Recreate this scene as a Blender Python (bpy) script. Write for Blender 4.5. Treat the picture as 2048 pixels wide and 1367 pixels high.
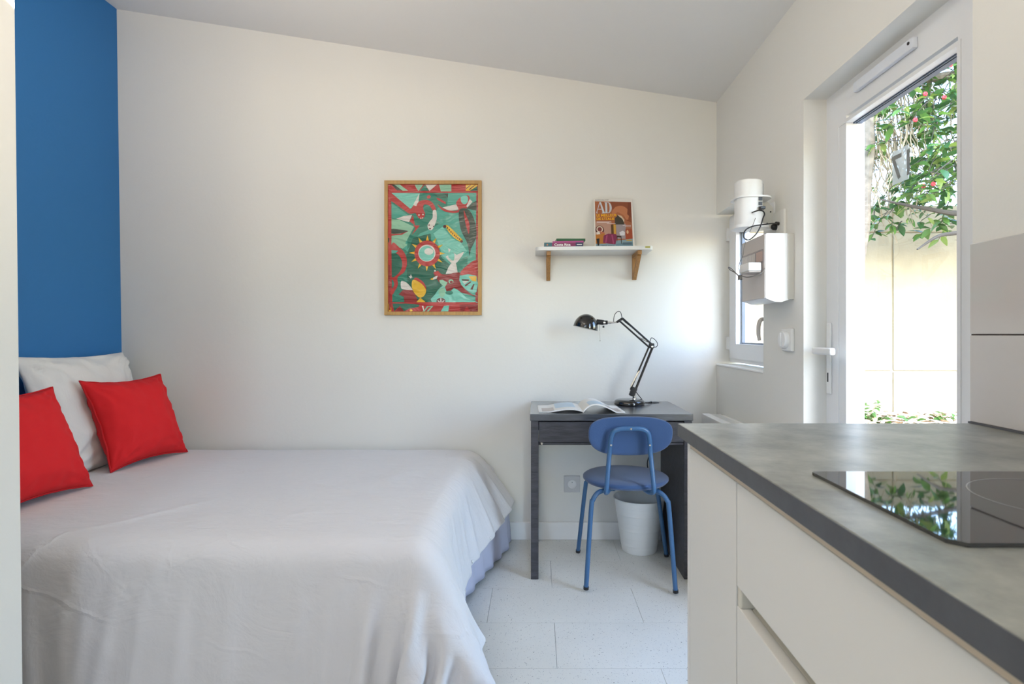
import bpy, bmesh, math, random
import numpy as np
from mathutils import Vector, Matrix, noise

for o in list(bpy.data.objects): bpy.data.objects.remove(o)
SC = bpy.context.scene
COL = SC.collection
PI = math.pi
random.seed(7)

# ---------------------------------------------------------------- camera, world, sun, exposure
CAMZ = 1.10
FOC = 1125.0                       # focal length in pixels of the 2048 wide frame
cd = bpy.data.cameras.new('camera'); cam = bpy.data.objects.new('camera', cd); COL.objects.link(cam)
cam.location = (0, 0, CAMZ); cam.rotation_euler = (PI/2, 0, 0)
cd.sensor_width = 36; cd.sensor_fit = 'HORIZONTAL'; cd.lens = FOC/2048*36
cd.shift_x = -49/2048; cd.shift_y = -14.5/2048
cd.clip_start = 0.02
cd.dof.use_dof = True; cd.dof.focus_distance = 2.9; cd.dof.aperture_fstop = 9
SC.camera = cam

SC.view_settings.view_transform = 'Standard'; SC.view_settings.look = 'None'
SC.view_settings.gamma = 1; SC.view_settings.use_curve_mapping = False
SC.view_settings.exposure = -0.12

w = bpy.data.worlds.new('sky'); SC.world = w; w.use_nodes = True
wn = w.node_tree; wn.nodes.clear()
sky = wn.nodes.new('ShaderNodeTexSky'); sky.sky_type = 'NISHITA'; sky.sun_disc = False
sky.sun_elevation = math.radians(48); sky.sun_rotation = math.radians(170); sky.air_density = 1.0; sky.dust_density = .8; sky.ozone_density = 1.4
bg = wn.nodes.new('ShaderNodeBackground'); bg.inputs[1].default_value = 2.3
wo = wn.nodes.new('ShaderNodeOutputWorld')
wn.links.new(sky.outputs[0], bg.inputs[0]); wn.links.new(bg.outputs[0], wo.inputs[0])

def light(name, kind, loc, direction, energy, color, size=None, size_y=None, portal=False):
    ld = bpy.data.lights.new(name, kind); lo = bpy.data.objects.new(name, ld); COL.objects.link(lo)
    lo.location = loc; lo.rotation_euler = Vector(direction).to_track_quat('-Z', 'Y').to_euler()
    ld.energy = energy; ld.color = color
    if kind == 'AREA':
        ld.shape = 'RECTANGLE'; ld.size = size; ld.size_y = size_y or size
        if portal: ld.cycles.is_portal = True
    return lo
sun = light('sun', 'SUN', (3, -3, 6), (0.10, 0.66, -0.74), 2.4, (1, .93, .82)); sun.data.angle = math.radians(.6)
# daylight of the two openings in view and of the window in the wall behind the camera
light('door_portal', 'AREA', (1.16, 1.65, 1.0), (-1, 0, 0), 1, (1, 1, 1), 1.95, .78, portal=True)
light('window_portal', 'AREA', (1.16, 2.72, 1.34), (-1, 0, 0), 1, (1, 1, 1), .8, .6, portal=True)
light('rear_window_portal', 'AREA', (-.6, -2.32, 1.65), (0, 1, 0), 1, (1, 1, 1), .8, .8, portal=True)
light('ceiling_fill_light', 'AREA', (-.55, .75, 2.44), (0, .1, -1), 5, (1.0, .90, .80), .5, .5)  # added overhead fill, out of view, brightens the top of the bed
light('bounce_fill', 'AREA', (-.40, .25, 1.60), (-.1, .4, 1), 21, (1.0, .91, .81), .6, .6)  # added fill light without a fixture, bounced off the ceiling to even the room
light('alcove_fill', 'AREA', (-1.05, 1.46, 2.0), (-.45, .35, 1), 12, (1.0, .91, .81), .4, .4)  # unseen fill added above the bed to lift the dark alcove

# ---------------------------------------------------------------- helpers
def lin(c):
    if isinstance(c, str):
        c = c.lstrip('#'); c = [int(c[i:i+2], 16)/255 for i in (0, 2, 4)]
        return tuple(x/12.92 if x <= .04045 else ((x+.055)/1.055)**2.4 for x in c)
    return tuple(c)

def mat(name, col, rough=.5, metal=0., spec=.5, bump=0., bscale=50., coat=0., sheen=0., stretch=None, var=0., vscale=5., trans=0., sub=0.):
    m = bpy.data.materials.new(name); m.use_nodes = True
    nt = m.node_tree; b = nt.nodes['Principled BSDF']
    c = lin(col)
    b.inputs['Base Color'].default_value = (*c, 1); b.inputs['Roughness'].default_value = rough
    b.inputs['Metallic'].default_value = metal; b.inputs['Specular IOR Level'].default_value = spec
    b.inputs['Coat Weight'].default_value = coat; b.inputs['Sheen Weight'].default_value = sheen
    b.inputs['Transmission Weight'].default_value = trans
    if bump or var:
        tc = nt.nodes.new('ShaderNodeTexCoord'); mp = nt.nodes.new('ShaderNodeMapping')
        nt.links.new(tc.outputs['Object'], mp.inputs[0])
        if stretch: mp.inputs['Scale'].default_value = stretch
    if bump:
        n = nt.nodes.new('ShaderNodeTexNoise'); n.inputs['Scale'].default_value = bscale; n.inputs['Detail'].default_value = 4
        bp = nt.nodes.new('ShaderNodeBump'); bp.inputs['Strength'].default_value = min(1, bump); bp.inputs['Distance'].default_value = .002*max(1, bump)
        nt.links.new(mp.outputs[0], n.inputs['Vector']); nt.links.new(n.outputs[0], bp.inputs['Height']); nt.links.new(bp.outputs[0], b.inputs['Normal'])
    if var:
        n2 = nt.nodes.new('ShaderNodeTexNoise'); n2.inputs['Scale'].default_value = vscale; n2.inputs['Detail'].default_value = 6
        rp = nt.nodes.new('ShaderNodeValToRGB')
        rp.color_ramp.elements[0].position = .3; rp.color_ramp.elements[1].position = .7
        rp.color_ramp.elements[0].color = (*[x*(1-var) for x in c], 1); rp.color_ramp.elements[1].color = (*[min(1, x*(1+var)) for x in c], 1)
        nt.links.new(mp.outputs[0], n2.inputs['Vector']); nt.links.new(n2.outputs[0], rp.inputs[0]); nt.links.new(rp.outputs[0], b.inputs['Base Color'])
    return m

class MB:
    def __init__(s): s.v = []; s.f = []; s.m = []
    def add(s, v, f, mi=0):
        k = len(s.v); s.v += [tuple(p) for p in v]; s.f += [tuple(i+k for i in q) for q in f]; s.m += [mi]*len(f); return s
    def box(s, a, b, bev=0., seg=2, mi=0, M=None):
        bm = bmesh.new(); bmesh.ops.create_cube(bm, size=1)
        for v in bm.verts: v.co = Vector([(a[i]+b[i])/2 + v.co[i]*(b[i]-a[i]) for i in range(3)])
        if bev: bmesh.ops.bevel(bm, geom=list(bm.edges), offset=bev, segments=seg, affect='EDGES', profile=.5)
        if M is not None: bmesh.ops.transform(bm, matrix=M, verts=bm.verts)
        bm.verts.index_update()
        s.add([v.co for v in bm.verts], [[v.index for v in f.verts] for f in bm.faces], mi); bm.free(); return s
    def prism(s, pts, ax, lo, hi, mi=0):
        """polygon pts (2-D) extruded along axis ax from lo to hi"""
        def P(p, t):
            if ax == 'x': return (t, p[0], p[1])
            if ax == 'y': return (p[0], t, p[1])
            return (p[0], p[1], t)
        n = len(pts); v = [P(p, lo) for p in pts]+[P(p, hi) for p in pts]
        f = [tuple(range(n)), tuple(range(2*n-1, n-1, -1))]+[(i, (i+1) % n+0, (i+1) % n+n, i+n) for i in range(n)]
        return s.add(v, f, mi)
    def tube(s, pts, r, seg=12, sm=6, closed=False, mi=0, cap=True):
        P = [Vector(p) for p in pts]
        R = r if isinstance(r, (list, tuple)) else [r]*len(P)
        if sm > 1 and len(P) > 2:
            Q = []; RR = []; n = len(P)
            rng = range(n) if closed else range(n-1)
            for i in rng:
                p0 = P[(i-1) % n] if (closed or i > 0) else P[0]*2-P[1]
                p1 = P[i]; p2 = P[(i+1) % n]
                p3 = P[(i+2) % n] if (closed or i < n-2) else p2*2-p1
                for k in range(sm):
                    t = k/sm
                    Q.append(.5*((2*p1)+(-p0+p2)*t+(2*p0-5*p1+4*p2-p3)*t*t+(-p0+3*p1-3*p2+p3)*t**3))
                    RR.append(R[i]*(1-t)+R[(i+1) % n]*t)
            if not closed: Q.append(P[-1]); RR.append(R[-1])
            P, R = Q, RR
        n = len(P); v = []; f = []
        T = [((P[(i+1) % n]-P[(i-1) % n]) if (closed or 0 < i < n-1) else (P[min(i+1, n-1)]-P[max(i-1, 0)])).normalized() for i in range(n)]
        N = T[0].orthogonal().normalized()
        for i in range(n):
            N = (N-T[i]*N.dot(T[i]))
            N = N.normalized() if N.length > 1e-6 else T[i].orthogonal().normalized()
            B = T[i].cross(N)
            for k in range(seg):
                a = 2*PI*k/seg; v.append(P[i]+(N*math.cos(a)+B*math.sin(a))*R[i])
        m = n if closed else n-1
        for i in range(m):
            j = (i+1) % n
            for k in range(seg):
                f.append((i*seg+k, i*seg+(k+1) % seg, j*seg+(k+1) % seg, j*seg+k))
        if not closed and cap:
            f.append(tuple(range(seg-1, -1, -1))); f.append(tuple((n-1)*seg+k for k in range(seg)))
        return s.add(v, f, mi)
    def lathe(s, prof, c=(0, 0, 0), axis=(0, 0, 1), seg=32, mi=0, close=False):
        A = Vector(axis).normalized(); q = Vector((0, 0, 1)).rotation_difference(A); c = Vector(c)
        v = []; f = []
        for (r, h) in prof:
            for k in range(seg):
                a = 2*PI*k/seg; v.append(c+q @ Vector((r*math.cos(a), r*math.sin(a), h)))
        n = len(prof)
        for i in range(n-1 if not close else n):
            j = (i+1) % n
            for k in range(seg): f.append((i*seg+k, i*seg+(k+1) % seg, j*seg+(k+1) % seg, j*seg+k))
        if not close:
            if prof[0][0] > 1e-5: f.append(tuple(range(seg-1, -1, -1)))
            if prof[-1][0] > 1e-5: f.append(tuple((n-1)*seg+k for k in range(seg)))
        return s.add(v, f, mi)
    def grid(s, P, mi=0, flip=False):
        nx, ny = len(P), len(P[0]); v = [p for row in P for p in row]; f = []
        for i in range(nx-1):
            for j in range(ny-1):
                q = (i*ny+j, (i+1)*ny+j, (i+1)*ny+j+1, i*ny+j+1); f.append(q[::-1] if flip else q)
        return s.add(v, f, mi)
    def quad(s, *p, mi=0): return s.add(p, [tuple(range(len(p)))], mi)

WL = {}
def wloc(o): return WL.get(o.name, Vector((0, 0, 0))) if o else Vector((0, 0, 0))
def build(name, mb, mats, parent=None, smooth=35, weld=False, origin=None):
    me = bpy.data.meshes.new(name)
    if parent is not None: L = wloc(parent)
    else:
        if origin is None:
            A = np.array(mb.v); lo, hi = A.min(0), A.max(0); origin = ((lo[0]+hi[0])/2, (lo[1]+hi[1])/2, lo[2])
        L = Vector(origin)
    me.from_pydata([(p[0]-L[0], p[1]-L[1], p[2]-L[2]) for p in mb.v], [], mb.f)
    mats = mats if isinstance(mats, (list, tuple)) else [mats]
    for m in mats: me.materials.append(m)
    if len(mats) > 1: me.polygons.foreach_set('material_index', mb.m)
    bm = bmesh.new(); bm.from_mesh(me)
    if weld: bmesh.ops.remove_doubles(bm, verts=bm.verts, dist=1e-5)
    if smooth is not None and weld is not None: bmesh.ops.recalc_face_normals(bm, faces=bm.faces)
    bm.to_mesh(me); bm.free()
    if smooth:
        me.shade_smooth(); me.set_sharp_from_angle(angle=math.radians(smooth))
    o = bpy.data.objects.new(name, me); COL.objects.link(o)
    if smooth and smooth <= 60:
        wm = o.modifiers.new('normals', 'WEIGHTED_NORMAL'); wm.keep_sharp = True; wm.weight = 90
    if parent is not None: o.parent = parent
    else: o.location = L
    WL[o.name] = L.copy()
    return o
def tag(o, label=None, cat=None, group=None, kind=None):
    if label: o['label'] = label
    if cat: o['category'] = cat
    if group: o['group'] = group
    if kind: o['kind'] = kind
    return o
def empty(name, loc, label, cat, group=None, kind=None):
    o = bpy.data.objects.new(name, None); COL.objects.link(o); o.location = loc; o.empty_display_size = .05
    WL[o.name] = Vector(loc); return tag(o, label, cat, group, kind)
def struct(name, mb, m, label, **k):
    return tag(build(name, mb, m, **k), label, name.split('_')[0], None, 'structure')
def text_mesh(txt, size, bold=0.0, spacing=1.0):
    c = bpy.data.curves.new('t', 'FONT'); c.body = txt; c.size = size; c.offset = bold; c.space_character = spacing; c.resolution_u = 3
    o = bpy.data.objects.new('t', c); COL.objects.link(o); bpy.context.view_layer.update()
    me = o.to_mesh(); v = [tuple(p.co) for p in me.vertices]; f = [tuple(p.vertices) for p in me.polygons]
    o.to_mesh_clear(); bpy.data.objects.remove(o); bpy.data.curves.remove(c)
    return v, f
def smooth_poly(pts, n=5):
    P = [Vector((p[0], p[1])) for p in pts]; out = []
    for i in range(len(P)):
        p0, p1, p2, p3 = P[i-1], P[i], P[(i+1) % len(P)], P[(i+2) % len(P)]
        for k in range(n):
            t = k/n; out.append(.5*((2*p1)+(-p0+p2)*t+(2*p0-5*p1+4*p2-p3)*t*t+(-p0+3*p1-3*p2+p3)*t**3))
    return [(p.x, p.y) for p in out]

# ---------------------------------------------------------------- materials
M = {}
M['wall'] = mat('wall_paint', (.80, .785, .735), .75, bump=.25, bscale=60)
M['ceil'] = mat('ceiling_paint', (.80, .79, .765), .8, bump=.2, bscale=50)
M['blue'] = mat('blue_paint', '#2c74b4', .7, bump=.3, bscale=60)
M['trimw'] = mat('white_trim', (.85, .84, .81), .4)
M['pvc'] = mat('white_pvc', (.80, .81, .82), .3)
M['plastic'] = mat('white_plastic', (.82, .82, .81), .35)
M['plasticg'] = mat('grey_board_plastic', (.56, .51, .48), .45)
M['black'] = mat('black_plastic', (.012, .012, .014), .4)
M['gasket'] = mat('rubber_gasket', (.10, .13, .18), .5)
M['desk'] = mat('black_brown_wood', (.05, .048, .055), .36, bump=.8, bscale=22, stretch=(1.2, 9, 9), var=.35, vscale=9)
M['desktop'] = mat('desk_top_laminate', (.06, .065, .075), .3, coat=1.0, bump=.3, bscale=22, stretch=(1.2, 9, 9), var=.3, vscale=9); M['desktop'].node_tree.nodes['Principled BSDF'].inputs['Coat Roughness'].default_value = .22; M['desktop'].node_tree.nodes['Principled BSDF'].inputs['Coat IOR'].default_value = 1.8
M['chair'] = mat('blue_steel', '#3b628a', .3, spec=.5)
M['chairfab'] = mat('blue_fabric', '#34507a', .9, sheen=.3, bump=.5, bscale=500)
M['shade'] = mat('black_gloss_enamel', (.006, .006, .007), .12, spec=.6, coat=.5)
M['chrome'] = mat('chrome', (.75, .73, .70), .18, metal=1)
M['lampin'] = mat('lamp_inside_white', (.75, .77, .72), .5)
M['wood'] = mat('oak_wood', '#a97c48', .5, bump=.4, bscale=25, stretch=(8, 8, 1.2), var=.18, vscale=14)
M['framewood'] = mat('frame_oak', '#b88f52', .45, bump=.3, bscale=30, stretch=(6, 6, 1), var=.12, vscale=16)
M['shelf'] = mat('shelf_white', (.74, .75, .74), .35)
M['bin'] = mat('bin_white', (.90, .91, .88), .45)
M['cab'] = mat('cabinet_matt_white', (.76, .74, .69), .45)
M['cabin'] = mat('cabinet_channel_cream', (.66, .62, .52), .5)
M['beech'] = mat('beech_edge_strip', (.62, .51, .38), .5)
M['red'] = mat('red_cotton', '#dc1820', .85, sheen=.0, bump=.35, bscale=420)
M['redd'] = mat('red_piping', '#c4101a', .8)
M['paper'] = mat('page_paper', (.78, .77, .74), .6)
M['sheet'] = mat('lilac_sheet', (.50, .50, .60), .85, bump=.5, bscale=30)
M['greyp'] = mat('slate_pillow', (.13, .15, .20), .9, bump=1, bscale=60)
M['dark'] = mat('dark_gap', (.02, .02, .02), .8)

def fabric(name, col, s1=6.0, s2=26.0, strength=.35):
    m = mat(name, col, .88, sheen=.25); nt = m.node_tree; b = nt.nodes['Principled BSDF']
    tc = nt.nodes.new('ShaderNodeTexCoord'); mp = nt.nodes.new('ShaderNodeMapping'); nt.links.new(tc.outputs['Object'], mp.inputs[0])
    mp.inputs['Rotation'].default_value = (0, 0, .7); mp.inputs['Scale'].default_value = (1, 2.6, 1.2)
    n1 = nt.nodes.new('ShaderNodeTexNoise'); n1.inputs['Scale'].default_value = s1; n1.inputs['Detail'].default_value = 5; n1.inputs['Roughness'].default_value = .55; n1.inputs['Distortion'].default_value = .8
    n2 = nt.nodes.new('ShaderNodeTexNoise'); n2.inputs['Scale'].default_value = s2; n2.inputs['Detail'].default_value = 3; n2.inputs['Distortion'].default_value = .6
    ad = nt.nodes.new('ShaderNodeMath'); ad.operation = 'MULTIPLY_ADD'; ad.inputs[1].default_value = .35
    bp = nt.nodes.new('ShaderNodeBump'); bp.inputs['Strength'].default_value = strength; bp.inputs['Distance'].default_value = .012
    L = nt.links.new
    L(mp.outputs[0], n1.inputs['Vector']); L(mp.outputs[0], n2.inputs['Vector'])
    L(n2.outputs[0], ad.inputs[0]); L(n1.outputs[0], ad.inputs[2])
    # sparse straight fold creases
    vo = nt.nodes.new('ShaderNodeTexVoronoi'); vo.feature = 'DISTANCE_TO_EDGE'; vo.inputs['Scale'].default_value = s1*.8
    wp_ = nt.nodes.new('ShaderNodeMix'); wp_.data_type = 'VECTOR'; wp_.inputs[0].default_value = .06
    mr = nt.nodes.new('ShaderNodeMapRange'); mr.inputs[1].default_value = 0; mr.inputs[2].default_value = .035; mr.inputs[3].default_value = 1; mr.inputs[4].default_value = 0
    n3 = nt.nodes.new('ShaderNodeTexNoise'); n3.inputs['Scale'].default_value = s1*.7; n3.inputs['Detail'].default_value = 2
    mk = nt.nodes.new('ShaderNodeMapRange'); mk.inputs[1].default_value = .5; mk.inputs[2].default_value = .62
    ml = nt.nodes.new('ShaderNodeMath'); ml.operation = 'MULTIPLY'; m2 = nt.nodes.new('ShaderNodeMath'); m2.operation = 'MULTIPLY_ADD'; m2.inputs[1].default_value = .22
    vi_ = [q for q in wp_.inputs if q.type == 'VECTOR' and q.name in 'AB']
    L(tc.outputs['Object'], vi_[0]); L(n1.outputs['Color'], vi_[1]); L(wp_.outputs[1], vo.inputs['Vector']); L(tc.outputs['Object'], n3.inputs['Vector'])
    L(vo.outputs['Distance'], mr.inputs[0]); L(n3.outputs[0], mk.inputs[0]); L(mr.outputs[0], ml.inputs[0]); L(mk.outputs[0], ml.inputs[1])
    L(ml.outputs[0], m2.inputs[0]); L(ad.outputs[0], m2.inputs[2])
    L(m2.outputs[0], bp.inputs['Height']); L(bp.outputs[0], b.inputs['Normal'])
    return m
M['duvet'] = fabric('white_percale', (.70, .685, .69), 5., 16., .55)
M['pillow'] = fabric('white_pillow_cotton', (.78, .765, .75), 4., 14., .5)

def speckle():
    m = mat('speckled_lino', (.5, .5, .5), .42); nt = m.node_tree; b = nt.nodes['Principled BSDF']; L = nt.links.new
    g = nt.nodes.new('ShaderNodeNewGeometry')
    base = nt.nodes.new('ShaderNodeTexNoise'); base.inputs['Scale'].default_value = 3; base.inputs['Detail'].default_value = 6
    r0 = nt.nodes.new('ShaderNodeValToRGB'); r0.color_ramp.elements[0].position = .3; r0.color_ramp.elements[1].position = .7
    r0.color_ramp.elements[0].color = (.70, .70, .65, 1); r0.color_ramp.elements[1].color = (.76, .76, .71, 1)
    L(g.outputs['Position'], base.inputs['Vector']); L(base.outputs[0], r0.inputs[0]); last = r0.outputs[0]
    for sc, th, th2, colr in ((210, .16, .22, (.40, .41, .42, 1)), (110, .12, .16, (.16, .16, .17, 1)), (42, .07, .085, (.06, .06, .06, 1))):
        v = nt.nodes.new('ShaderNodeTexVoronoi'); v.inputs['Scale'].default_value = sc; L(g.outputs['Position'], v.inputs['Vector'])
        r = nt.nodes.new('ShaderNodeValToRGB'); r.color_ramp.elements[0].position = th; r.color_ramp.elements[1].position = th2
        r.color_ramp.elements[0].color = (1, 1, 1, 1); r.color_ramp.elements[1].color = (0, 0, 0, 1)
        L(v.outputs['Distance'], r.inputs[0])
        mx = nt.nodes.new('ShaderNodeMix'); mx.data_type = 'RGBA'; mx.inputs['B'].default_value = colr
        # thin the flecks out
        n = nt.nodes.new('ShaderNodeTexNoise'); n.inputs['Scale'].default_value = sc*.35; L(g.outputs['Position'], n.inputs['Vector'])
        gt = nt.nodes.new('ShaderNodeMath'); gt.operation = 'GREATER_THAN'; gt.inputs[1].default_value = .5; L(n.outputs[0], gt.inputs[0])
        mu = nt.nodes.new('ShaderNodeMath'); mu.operation = 'MULTIPLY'; L(r.outputs[0], mu.inputs[0]); L(gt.outputs[0], mu.inputs[1])
        L(mu.outputs[0], mx.inputs['Factor']); L(last, mx.inputs['A']); last = mx.outputs['Result']
    L(last, b.inputs['Base Color']); return m
M['floor'] = speckle()

def concrete(name, c0, c1, rough):
    m = mat(name, c0, rough); nt = m.node_tree; b = nt.nodes['Principled BSDF']; L = nt.links.new
    g = nt.nodes.new('ShaderNodeNewGeometry')
    n = nt.nodes.new('ShaderNodeTexNoise'); n.inputs['Scale'].default_value = 7; n.inputs['Detail'].default_value = 10; n.inputs['Roughness'].default_value = .68
    r = nt.nodes.new('ShaderNodeValToRGB'); r.color_ramp.elements[0].position = .36; r.color_ramp.elements[1].position = .66
    r.color_ramp.elements[0].color = (*c0, 1); r.color_ramp.elements[1].color = (*c1, 1)
    L(g.outputs['Position'], n.inputs['Vector']); L(n.outputs[0], r.inputs[0]); L(r.outputs[0], b.inputs['Base Color'])
    n2 = nt.nodes.new('ShaderNodeTexNoise'); n2.inputs['Scale'].default_value = 90; n2.inputs['Detail'].default_value = 5
    bp = nt.nodes.new('ShaderNodeBump'); bp.inputs['Strength'].default_value = .35; bp.inputs['Distance'].default_value = .0008
    L(g.outputs['Position'], n2.inputs['Vector']); L(n2.outputs[0], bp.inputs['Height']); L(bp.outputs[0], b.inputs['Normal'])
    return m
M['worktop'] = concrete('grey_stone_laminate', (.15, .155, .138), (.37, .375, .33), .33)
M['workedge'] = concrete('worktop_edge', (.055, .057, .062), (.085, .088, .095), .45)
M['tile'] = mat('glossy_tile', (.62, .585, .56), .12, coat=.3)
M['grout'] = mat('dark_grout', (.06, .045, .04), .8)
M['hob'] = mat('black_ceramic_glass', (.006, .006, .008), .03, spec=.6); M['hob'].node_tree.nodes['Principled BSDF'].inputs['IOR'].default_value = 2.1
M['ring'] = mat('hob_print', (.35, .35, .36), .2)

def glass():
    m = bpy.data.materials.new('window_glass'); m.use_nodes = True; nt = m.node_tree; nt.nodes.clear(); L = nt.links.new
    o = nt.nodes.new('ShaderNodeOutputMaterial'); t = nt.nodes.new('ShaderNodeBsdfTransparent'); t.inputs[0].default_value = (.97, .985, .98, 1)
    gl = nt.nodes.new('ShaderNodeBsdfGlossy'); gl.inputs['Roughness'].default_value = .01
    fr = nt.nodes.new('ShaderNodeFresnel'); fr.inputs[0].default_value = 1.35
    mx = nt.nodes.new('ShaderNodeMixShader'); gg = nt.nodes.new('ShaderNodeNewGeometry'); iv = nt.nodes.new('ShaderNodeMath'); iv.operation = 'SUBTRACT'; iv.inputs[0].default_value = 1; L(gg.outputs['Backfacing'], iv.inputs[1])
    mu = nt.nodes.new('ShaderNodeMath'); mu.operation = 'MULTIPLY'; L(fr.outputs[0], mu.inputs[0]); L(iv.outputs[0], mu.inputs[1])
    L(mu.outputs[0], mx.inputs[0]); L(t.outputs[0], mx.inputs[1]); L(gl.outputs[0], mx.inputs[2]); L(mx.outputs[0], o.inputs[0])
    return m
M['glass'] = glass()
def leafmat(name, c, rough=.35):
    m = mat(name, c, rough); nt = m.node_tree; b = nt.nodes['Principled BSDF']; L = nt.links.new
    tr = nt.nodes.new('ShaderNodeBsdfTranslucent'); tr.inputs[0].default_value = (c[0]*1.6, c[1]*1.5, c[2]*.8, 1)
    mx = nt.nodes.new('ShaderNodeMixShader'); mx.inputs[0].default_value = .35
    out = nt.nodes['Material Output']; L(b.outputs[0], mx.inputs[1]); L(tr.outputs[0], mx.inputs[2]); L(mx.outputs[0], out.inputs[0])
    return m
M['leaf1'] = leafmat('leaf_deep_green', (.035, .10, .035), .22)
M['leaf2'] = leafmat('leaf_mid_green', (.09, .19, .045), .28)
M['leaf3'] = leafmat('leaf_yellow_green', (.22, .30, .08), .35)
M['bark'] = mat('pale_bark', (.19, .155, .115), .9, bump=1.5, bscale=40, var=.35, vscale=25)
M['barkd'] = mat('dark_bark', (.06, .05, .04), .9, bump=1.5, bscale=40)
M['vine'] = mat('dry_vine', (.42, .33, .22), .9)
M['flower'] = mat('red_petals', (.55, .02, .03), .6)
M['gwall'] = mat('garden_wall_render', (.42, .35, .235), .9, bump=1.2, bscale=40, var=.14, vscale=3)
M['soil'] = mat('soil', (.30, .22, .15), .95, bump=3, bscale=30, var=.4, vscale=20)
M['patio'] = mat('patio', (.50, .47, .42), .9, bump=1, bscale=40)
M['litter'] = mat('dry_leaves', (.50, .33, .19), .8, var=.5, vscale=30)
M['facade'] = mat('facade_render', (.74, .70, .60), .9, bump=1, bscale=40)

# ---------------------------------------------------------------- the setting
YW, XR = 3.03, .97
def ztop(x): return 2.350+(XR-x)*.1556
lf = empty('floor', (0, 0, 0), 'pale grey speckled floor of large rectangular tiles', 'floor', None, 'structure')
build('subfloor', MB().box((-2.40, -2.3, -.12), (1.15, 3.15, -.004)), mat('tile_joint', (.30, .31, .32), .8), lf, smooth=None)
# tiles 60 x 30 cm in running bond, one object each
tm = bpy.data.meshes.new('floor_tile'); tb = MB().box((.0006, .0006, -.005), (.5994, .2944, 0), .0003, 1)
tm.from_pydata(tb.v, [], tb.f); tm.materials.append(M['floor'])
k = 0
for r in range(-15, 5):
    y0 = 1.855+.295*r
    if y0 > YW-.02 or y0+.295 < -2.2: continue
    off = .068 if r % 2 == 0 else -.19
    for c in range(-5, 3):
        x0 = off+.6*c
        if x0 > 1.1 or x0 < -2.7: continue
        o = bpy.data.objects.new('floor_tile', tm); COL.objects.link(o); o.parent = lf; o.location = (x0, y0, 0)

struct('wall_far', MB().prism([(-2.4, -.02), (1.15, -.02), (1.15, ztop(1.15)), (-2.4, ztop(-2.4))], 'y', YW, YW+.12), M['wall'], 'plain off-white wall behind the bed and the desk', smooth=None)
wr = MB()
zt = ztop(XR)
for a, b in (((XR, -2.2, 0), (1.15, 1.251, zt)), ((XR, 1.251, 1.9535), (1.15, 2.043, zt)), ((XR, 2.043, 0), (1.15, 2.404, zt)),
             ((XR, 2.404, 0), (1.15, 3.03, .944)), ((XR, 2.404, 1.746), (1.15, 3.03, zt))):
    wr.box(a, b)
struct('wall_right', wr, M['wall'], 'off-white wall on the right with the glazed door and small window', smooth=None)
# left wall leans a little, as in the photo
def lx(z): return -2.220-.0146*z
struct('wall_left', MB().prism([(lx(0), 0), (lx(2.87), 2.87), (-2.42, 2.87), (-2.42, 0)], 'y', 1.42, YW), M['blue'], 'deep blue painted wall at the head of the bed', smooth=None)
def px_(z): return -1.277-.0118*z
struct('wall_partition', MB().prism([(px_(0), 0), (px_(2.66), 2.70), (-2.42, 2.88), (-2.42, 0)], 'y', -2.2, 1.4), M['wall'], 'cream partition wall edge at the far left in the foreground', smooth=None)
struct('ceiling', MB().prism([(-2.45, ztop(-2.45)), (1.15, ztop(1.15)), (1.15, ztop(1.15)+.12), (-2.45, ztop(-2.45)+.12)], 'y', -2.3, 3.15), M['ceil'], 'white ceiling sloping down towards the right wall', smooth=None)
wb = MB()
for a, b in (((-1.35, -2.3, 0), (-1.0, -2.2, 2.75)), ((-.2, -2.3, 0), (1.15, -2.2, 2.35)), ((-1.0, -2.3, 0), (-.2, -2.2, 1.25)), ((-1.0, -2.3, 2.05), (-.2, -2.2, 2.45))):
    wb.box(a, b)
struct('wall_near', wb, M['wall'], 'off-white wall behind the camera with a square window', smooth=None)
w2 = empty('window_2', (-.6, -2.25, 1.25), 'square white window in the wall behind the camera', 'window', None, 'structure')
fm = MB()
for a, b in (((-1, -2.29, 1.25), (-.94, -2.24, 2.05)), ((-.26, -2.29, 1.25), (-.2, -2.24, 2.05)), ((-.94, -2.29, 1.25), (-.26, -2.24, 1.31)), ((-.94, -2.29, 1.99), (-.26, -2.24, 2.05))): fm.box(a, b)
build('window_frame', fm, M['pvc'], w2); build('pane', MB().box((-.94, -2.268, 1.31), (-.26, -2.264, 1.99)), M['glass'], w2, smooth=None)

def skirt(name, a, b, lab): struct(name, MB().box(a, b, .003, 1), M['trimw'], lab, smooth=None)
skirt('baseboard_far', (-2.2, YW-.014, .0), (XR, YW, .095), 'white skirting board along the wall behind the desk')
skirt('baseboard_right', (XR-.014, 2.043, .0), (XR, YW-.014, .095), 'white skirting board under the small window')

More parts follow.
